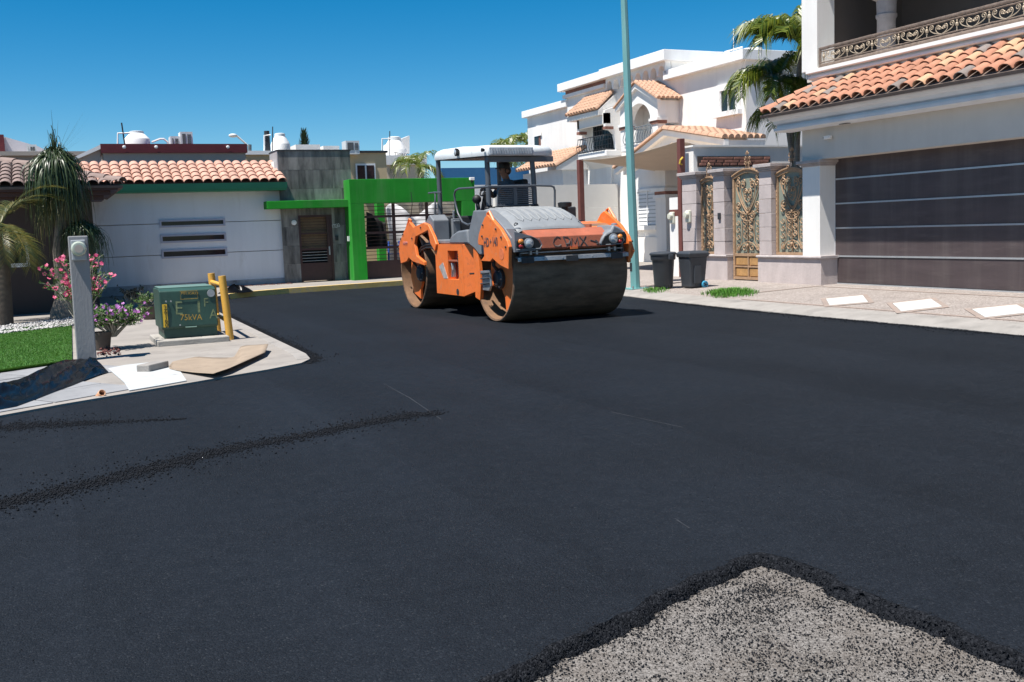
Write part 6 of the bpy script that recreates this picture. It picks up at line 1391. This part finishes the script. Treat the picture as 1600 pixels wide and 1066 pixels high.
# ------------------------------------------------------------------ plants
G_strap = leafmat('strap_leaf', (.016, .036, .014), (.07, .10, .035), .4, .15)
G_strapd = leafmat('strap_leaf_old', (.10, .115, .04), (.20, .17, .07), .5, .2)
G_palm = leafmat('palm_leaf', (.03, .075, .006), (.17, .19, .018), .38, .22)
G_date = leafmat('date_palm_leaf', (.03, .06, .012), (.15, .12, .02), .45, .2)
G_leaf = leafmat('bush_leaf', (.04, .10, .02), (.12, .22, .05), .45, .25)
G_pink = leafmat('pink_petal', (.62, .03, .14), (.85, .22, .35), .5, .3)
G_purp = leafmat('purple_petal', (.42, .07, .42), (.72, .32, .72), .5, .3)
G_grass = leafmat('grass_blade', (.04, .15, .012), (.11, .28, .03), .5, .25)
G_turf = leafmat('turf_blade', (.025, .10, .004), (.085, .21, .012), .6, .2)
M_bark = mat('palm_bark', (.22, .185, .15), .9, .2, 6, .6, 30, stretch=(1, 1, 4)); M_bark2 = mat('dark_bark', (.10, .08, .06), .95, .3, 6, .6, 30)
M_soil = mat('soil', (.05, .035, .025), .95, .3, 9)

def blade(b, P, w, twist=None):
    """thin tapering strip along P"""
    n = len(P); vs = []
    for i, p in enumerate(P):
        t = (P[min(n-1, i+1)]-P[max(0, i-1)]); s = t.cross(Vector((0, 0, 1))); s = s.normalized() if s.length > 1e-5 else Vector((1, 0, 0))
        if twist is not None: s = (s*math.cos(twist)+t.normalized().cross(s)*math.sin(twist))
        ww = w*(1-.85*(i/(n-1))**1.5)*.5; vs += [p-s*ww, p+s*ww]
    b.add(vs, [(2*i, 2*i+1, 2*i+3, 2*i+2) for i in range(n-1)])
def weeping(b, head, n, L, spread, up, w, down=1., lean=(0, 0)):
    for _ in range(n):
        a = random.uniform(0, 2*PI); e = random.betavariate(1.6, 1.4); out = spread*(.25+.9*e)*random.uniform(.8, 1.15); u0 = up*(1.15-e)*random.uniform(.7, 1.2); l = L*random.choice((1, 1, 1, .55))*random.uniform(.5, 1.15); wk = random.uniform(0, 6); wa = random.uniform(.0, .05)
        d = Vector((math.cos(a), math.sin(a), 0)); P = []
        for i in range(8):
            t = i/7; r_ = out*(1-(1-t)**2.2); z = u0*1.6*t*(1-t)*1.5 + u0*.25*t - down*l*t**1.9*(.35+.65*e) ; P.append(head+d*(r_+wa*math.sin(t*7+wk))+Vector((-d.y, d.x, 0))*wa*math.sin(t*5+wk)+Vector((lean[0]*t, lean[1]*t, z)))
        blade(b, P, w, random.uniform(-.6, .6))
pb = onz(101, 497, ZL); h1 = ony(87, 246, pb.y); h2 = ony(126, 356, pb.y-.1)
PT = thing('ponytail_palm', 'weeping strap-leaved tree with swollen base behind the concrete post', 'tree', (pb.x, pb.y, ZL))
b = B().tube([(pb.x, pb.y, ZL-.02), (pb.x, pb.y, ZL+.12), (pb.x+.01, pb.y, ZL+.35), (pb.x-.01, pb.y, .8), (pb.x-.03, pb.y, 1.3), (h1.x+.02, h1.y, 2.2), (h1.x, h1.y, h1.z)], [.27, .25, .17, .10, .08, .065, .06], 14)
b.tube([(pb.x-.02, pb.y, 1.0), (pb.x+.12, pb.y-.04, 1.25), (h2.x, h2.y, h2.z)], [.07, .06, .05], 10); b.build('trunk', M_bark, PT, smooth=60)
b = B(); weeping(b, h1, 700, 1.35, .52, .34, .024); weeping(b, h1-Vector((0, 0, .25)), 620, 1.45, .47, .16, .024); weeping(b, h1, 30, .4, .20, .9, .02, .15); 
for _ in range(14):
    a = random.uniform(-.5, 2.2); d = Vector((math.cos(a)*.8, .2, random.uniform(.5, 1.1))); blade(b, [h1+d*t*.75 for t in (0, .3, .6, .9, 1.1)], .012)
weeping(b, h2, 380, 1.05, .46, .26, .021); b.build('crown', G_strap, PT, fix=False, smooth=80)
b = B(); weeping(b, h1-Vector((0, 0, .68)), 380, 1.05, .42, .06, .024); b.build('old_leaves', G_strapd, PT, fix=False, smooth=80)

def frond(b, base, yaw, elev, L, droop, nl=26, lw=.022, ll=.32, vee=.5, hang=.35):
    """feather frond: arching rachis with paired leaflets"""
    P = []; d = Vector((math.cos(yaw), math.sin(yaw), 0)); p = Vector(base); e = elev; st = 14
    for i in range(st+1):
        P.append(p.copy()); p = p+(d*math.cos(e)+Vector((0, 0, math.sin(e))))*(L/st); e -= droop/st*(.5+1.1*i/st)
    b.tube(P, [.016*(1-.85*i/st) for i in range(st+1)], 4, caps=False)
    s = Vector((-d.y, d.x, 0))
    for k in range(nl):
        t = .14+.86*k/nl; i = min(int(t*st), st-1); q = P[i].lerp(P[i+1], t*st-i); tg = (P[i+1]-P[i]).normalized(); up = s.cross(tg)*-1
        l = ll*(.45+1.1*t*(1.25-t)*1.3)*random.uniform(.8, 1.15)
        for sg in (-1, 1):
            v = (s*sg*.95+tg*(.55+.6*t)+up*vee*random.uniform(.3, 1)).normalized(); e1 = q+v*l*.5; e2 = q+v*l+Vector((0, 0, -hang*l*random.uniform(.6, 1.3)))
            w = tg*lw*.5; b.add([q-w*.6, q+w*.6, e1+w, e2, e1-w], [(0, 1, 2, 4), (4, 2, 3)])
def palm(name, label, base, head, m_trunk, m_leaf, nf, L, droop, r0, r1, seed, elev=(-.35, 1.25), ll=.32, nl=26, lw=.022, hang=.35, bend=(0, 0), group=None, extra=None, vee=.5):
    random.seed(seed); o = thing(name, label, 'palm tree', base, group); base = Vector(base); head = Vector(head); P = []
    for i in range(9):
        t = i/8; P.append(base.lerp(head, t)+Vector((bend[0]*math.sin(PI*t), bend[1]*math.sin(PI*t), 0)))
    tr = B().tube(P, [r0+(r1-r0)*min(1, i/8*1.15) for i in range(9)], 10).build('trunk', m_trunk, o, smooth=50)
    b = B()
    for k in range(nf):
        e = elev[0]+(elev[1]-elev[0])*((k*.618) % 1); frond(b, head+Vector((0, 0, .03)), k*2.399+random.uniform(-.25, .25), e, L*random.uniform(.85, 1.12), droop*random.uniform(.8, 1.2), nl, lw, ll, vee, hang)
    if extra: extra(b)
    b.build('crown', m_leaf, o, fix=False)
    return o
dp = onz(10, 507, ZL); dh = ony(2, 352, dp.y)
palm('date_palm', 'small feathery date palm at the lawn edge before the brown house', dp, dh, M_bark2, G_date, 30, 1.15, 1.5, .13, .10, 21, (-.5, 1.1), .30, 34, .017, .15, vee=.35)
M_bark3 = mat('smooth_palm_bark', (.26, .22, .18), .85, .2, 5, .3, 40, stretch=(1, 1, 6))
X_ = 14.3
pbase = onx(1238, 262, X_); pbase.z = .15
hA = onx(1250, 72, X_); hB = onx(1216, 128, X_-.1); hC = onx(1236, 185, X_+.3)
palm('cluster_palm', 'tallest stem of the feathery palm behind the stone fence', (X_+.05, pbase.y-.05, .15), hA, M_bark3, G_palm, 30, 1.25, 1.7, .08, .05, 5, (-.1, 1.55), .46, 44, .036, .7, (.05, .1), 'palm stems behind the stone fence')
palm('cluster_palm', 'leaning stem of the palm with fronds hanging over the iron gate', (X_, pbase.y+.12, .15), hB, M_bark3, G_palm, 22, 1.25, 2.1, .07, .045, 9, (-.3, 1.3), .42, 38, .034, .8, (.12, -.18), 'palm stems behind the stone fence')
palm('cluster_palm', 'shortest stem of the palm tucked beside the garage eave', (X_+.3, pbase.y-.15, .15), hC, M_bark3, G_palm, 10, .9, 1.9, .06, .04, 12, (-.2, 1.2), .36, 28, .032, .8, (.05, .1), 'palm stems behind the stone fence')
v = ony(655, 262, 33.0); palm('yard_palm', 'yellow-green palm rising behind the green portal', (v.x, 33.0, .1), (v.x, 33.0, v.z), M_bark3, G_palm, 15, 1.05, 2.0, .10, .07, 31, (-.1, 1.4), .40, 20, .04, .5)
v = ony(797, 236, 44.0); palm('far_palm', 'distant palm crown showing above the roller canopy', (v.x, 44, .1), (v.x, 44, v.z), M_bark3, G_palm, 20, 1.5, 1.9, .12, .08, 37, (-.3, 1.4), .45, 20, .06, .5)
v = ony(822, 225, 46.0); palm('far_palm', 'distant palm crown against the far white house', (v.x, 46, .1), (v.x, 46, v.z), M_bark3, G_palm, 16, 1.2, 1.9, .12, .08, 41, (-.3, 1.4), .45, 18, .06, .5)
v = ony(476, 226, 55); vt = ony(474, 208, 55)
cy = thing('cypress', 'thin dark conifer tip on the skyline beyond the slate wall', 'tree', (v.x, 55, .1)); B().tube([(v.x, 55, .1), (v.x, 55, vt.z-.3)], .12, 8, r1=.03).build('trunk', M_bark2, cy)
b = B()
for k in range(700):
    t = random.random()**.7; z = vt.z-3.2*(t); rr = .75*t*random.random()**.5; a = random.uniform(0, 2*PI); q = Vector((v.x+rr*math.cos(a), 55+rr*math.sin(a), z)); blade(b, [q, q+Vector((math.cos(a)*.12, math.sin(a)*.12, .14)), q+Vector((math.cos(a)*.18, math.sin(a)*.18, .32))], .09)
b.build('crown', leafmat('conifer', (.015, .035, .012), (.04, .08, .03)), cy, fix=False)

# flowering bushes
def bush(o, base, n, R, H, leafm, flowm, nf, ls, fs, seed, flat=.75, fbias=.55):
    random.seed(seed); base = Vector(base); st = B(); lf = B(); fl = B(); tips = []
    for k in range(n):
        a = random.uniform(0, 2*PI); r_ = R*random.random()**.6; tip = base+Vector((r_*math.cos(a), r_*math.sin(a)*flat, H*random.uniform(.45, 1)))
        mid = base.lerp(tip, .5)+Vector((random.gauss(0, .05), random.gauss(0, .05), .06)); st.tube([base+Vector((random.gauss(0, .02), random.gauss(0, .02), 0)), mid, tip], [.012, .008, .004], 5)
        for i in range(3):
            q = mid.lerp(tip, random.random()); t2 = q+Vector((random.gauss(0, .10), random.gauss(0, .10), random.uniform(.02, .14))); st.tube([q, t2], [.005, .003], 4); tips.append((q, t2))
        tips.append((mid, tip))
    def leaf(b, p, d, l, w):
        s = d.cross(Vector((random.gauss(0, 1), random.gauss(0, 1), random.gauss(0, 1)))).normalized()*w; b.add([p, p+d*l*.45+s, p+d*l, p+d*l*.45-s], [(0, 1, 2, 3)])
    for (q, t) in tips:
        for i in range(9):
            p = q.lerp(t, random.random()**.6); d = Vector((random.gauss(0, 1), random.gauss(0, 1), random.gauss(.3, .7))).normalized(); leaf(lf, p, d, ls*random.uniform(.6, 1.2), ls*.26)
    for _ in range(nf):
        q, t = random.choice(tips); c = t+Vector((random.gauss(0, .02), random.gauss(0, .02), random.gauss(.01, .02))); ax = Vector((random.gauss(0, .6), -1+random.gauss(0, .4), random.gauss(.5, .5))).normalized(); u = ax.orthogonal().normalized(); w = ax.cross(u)
        for k in range(5):
            a = 2*PI*k/5; d = u*math.cos(a)+w*math.sin(a); e = u*math.cos(a+1.57)+w*math.sin(a+1.57); f_ = fs*random.uniform(.8, 1.1); fl.add([c, c+d*f_*.6+e*f_*.4, c+d*f_+ax*f_*.15, c+d*f_*.6-e*f_*.4], [(0, 1, 2, 3)])
    st.build('stems', mat('grey_stem', (.30, .27, .22), .9, .2, 8), o, kind='stuff'); lf.build('foliage', leafm, o, fix=False); fl.build('blossoms', flowm, o, fix=False)
pk = onz(128, 512, ZL); fb = thing('pink_flower_bush', 'straggly bush with bright pink blossoms behind the concrete post', 'bush', pk)
bush(fb, pk, 52, .62, 1.20, G_leaf, G_pink, 210, .06, .042, 51)
M_dpot = mat('dark_pot', (.10, .075, .06), .8, .2, 6)
def pot(name, label, c, r, h, m, leaf=None):
    o = thing(name, label, 'plant pot', c); B().lathe([(r*.68, 0), (r*.72, .01), (r*.94, h*.82), (r*1.05, h*.83), (r*1.07, h), (r*.94, h), (r*.92, h*.9), (.01, h*.9)], c, 22).build('pot', m, o, smooth=35)
    B().lathe([(r*.915, h*.905), (.01, h*.92)], c, 16, cap=False).build('soil', M_soil, o); return o
vp_ = onz(161, 547, ZL); vo = pot('potted_vinca', 'clay pot of purple periwinkle flowers at the foot of the concrete post', vp_, .125, .24, M_dpot)
bush(vo, vp_+Vector((.14, .0, .17)), 50, .44, .34, G_leaf, G_purp, 90, .06, .030, 53, .8)
rp = []
for _ in range(60): q = onz(random.uniform(152, 188), random.uniform(546, 559), ZL); rp.append((q.x, q.y, ZL+.005+random.random()*.03))
stones('lava_rocks', rp, .03, .075, mat('lava_rock', (.12, .045, .04), .95, .35, 20), label='reddish lava stones around the flower pot', cat='stones')
q = onz(236, 499, ZL); po = pot('potted_shrub', 'dark clay pot with a low green plant behind the transformer', q, .17, .24, M_dpot); bush(po, q+Vector((0, 0, .22)), 14, .26, .16, G_leaf, G_leaf, 4, .05, .02, 55)
q = onz(204, 482, ZL); dw = thing('wilted_plant', 'dry dark low plant at the edge of the shaded yard', 'plant', q); bush(dw, q, 16, .34, .45, leafmat('dry_leaf', (.05, .05, .03), (.10, .09, .05)), G_leaf, 3, .05, .02, 57)
q = onz(324, 447, .05); ap = pot('potted_agave', 'terracotta pot with spiky leaves against the pale wall', q, .16, .30, M_pot)
b = B()
for k in range(34):
    a = random.uniform(0, 2*PI); e = random.uniform(.2, 1.4); d = Vector((math.cos(a)*math.cos(e), math.sin(a)*math.cos(e), math.sin(e))); hq = q+Vector((0, 0, .28)); blade(b, [hq, hq+d*.2, hq+d*.38-Vector((0, 0, .03*math.cos(e)))], .04)
b.build('leaves', G_strap, ap, fix=False)
q = onz(396, 447, .06); tp = pot('potted_twig', 'terracotta pot with a bare twig against the pale wall', q, .24, .34, M_pot)
b = B().tube([q+Vector((0, 0, .3)), q+Vector((.02, 0, .5)), q+Vector((-.03, 0, .62)), q+Vector((.0, 0, .75))], .012, 5).tube([q+Vector((.0, 0, .55)), q+Vector((.07, 0, .66))], .008, 5); b.build('twig', M_bark2, tp)
lv = []
for _ in range(260): lv.append((random.uniform(4.2, 6.0), random.uniform(27.3, 27.95), .125))
stones('leaf_litter', lv, .03, .07, mat('dry_leaf_litter', (.16, .06, .045), .9, .4, 20), label='dry red-brown leaves along the pale wall', cat='leaf litter', flat=.3)

# turf, gravel, grass tufts
tu = [onz(-90, 597, ZL), onz(0, 583, ZL), onz(113, 567, ZL), onz(112, 508, ZL), onz(0, 517, ZL), onz(-90, 524, ZL)]
lawn = B().prism([p+Vector((0, 0, -.01)) for p in tu], (0, 0, .035)).build('lawn', mat('turf_base', (.03, .11, .008), .9, .25, 14), None, kind='structure')
def pick(P):
    k = random.randrange(1, len(P)-1); a, c = random.random(), random.random()
    if a+c > 1: a, c = 1-a, 1-c
    return P[0]+(P[k]-P[0])*a+(P[k+1]-P[0])*c
def blades(name, P, n, h, w, m, z, label, cat):
    X = np.zeros((n, 3, 3))
    for i in range(n):
        p = pick(P); a = random.uniform(0, 2*PI); hh = h*random.uniform(.5, 1.2); X[i] = [(p.x-w*math.cos(a), p.y-w*math.sin(a), z), (p.x+w*math.cos(a), p.y+w*math.sin(a), z), (p.x+random.gauss(0, hh*.45), p.y+random.gauss(0, hh*.45), z+hh)]
    me = bpy.data.meshes.new(name); me.from_pydata(X.reshape(-1, 3).tolist(), [], [(3*i, 3*i+1, 3*i+2) for i in range(n)]); me.materials.append(m); o = bpy.data.objects.new(name, me); COL.objects.link(o); tag(o, label, cat, None, 'stuff')
blades('turf_grass', tu, 70000, .022, .0035, G_turf, ZL+.022, 'bright green turf lawn before the brown house', 'grass')
gr = [onz(-80, 534, ZL), onz(0, 523, ZL), onz(118, 511, ZL), onz(118, 500, ZL), onz(0, 513, ZL), onz(-80, 520, ZL)]
stones('white_gravel', [(p.x, p.y, ZL+.01+random.random()*.03) for p in (pick(gr) for _ in range(2600))], .03, .07, mat('white_pebble', (.42, .41, .40), .8, .2, 9), label='strip of white gravel along the back of the lawn', cat='gravel')
def tuft(px, n, h, seed, label):
    random.seed(seed); P = []
    for x, y in px: v = onz(x, y, .1); P.append(v)
    n0 = len(P); c = sum(P, Vector())/n0; b = B()
    for i in range(n):
        p = c+(pick(P)-c)*random.random()**.3; a = random.uniform(0, 2*PI); hh = h*random.uniform(.4, 1.2)*(1.1-.8*min(1, (p-c).length/.9)); d = Vector((math.cos(a), math.sin(a), 0)); z0 = rz(p.x, 9.95); p.z = z0
        blade(b, [p, p+d*hh*.25+Vector((0, 0, hh*.6)), p+d*hh*.75+Vector((0, 0, hh*.8))], .012)
    o = b.build('grass_tuft', G_grass, None, fix=False, kind='stuff'); tag(o, label, 'grass')
tuft([(1092, 460), (1120, 466), (1180, 463), (1192, 458), (1160, 452), (1115, 455)], 1500, .13, 61, 'patch of green grass in front of the iron gate')
tuft([(998, 455), (1020, 458), (1050, 455), (1040, 449), (1010, 449)], 380, .07, 63, 'thin grass at the foot of the lamp post and bins')
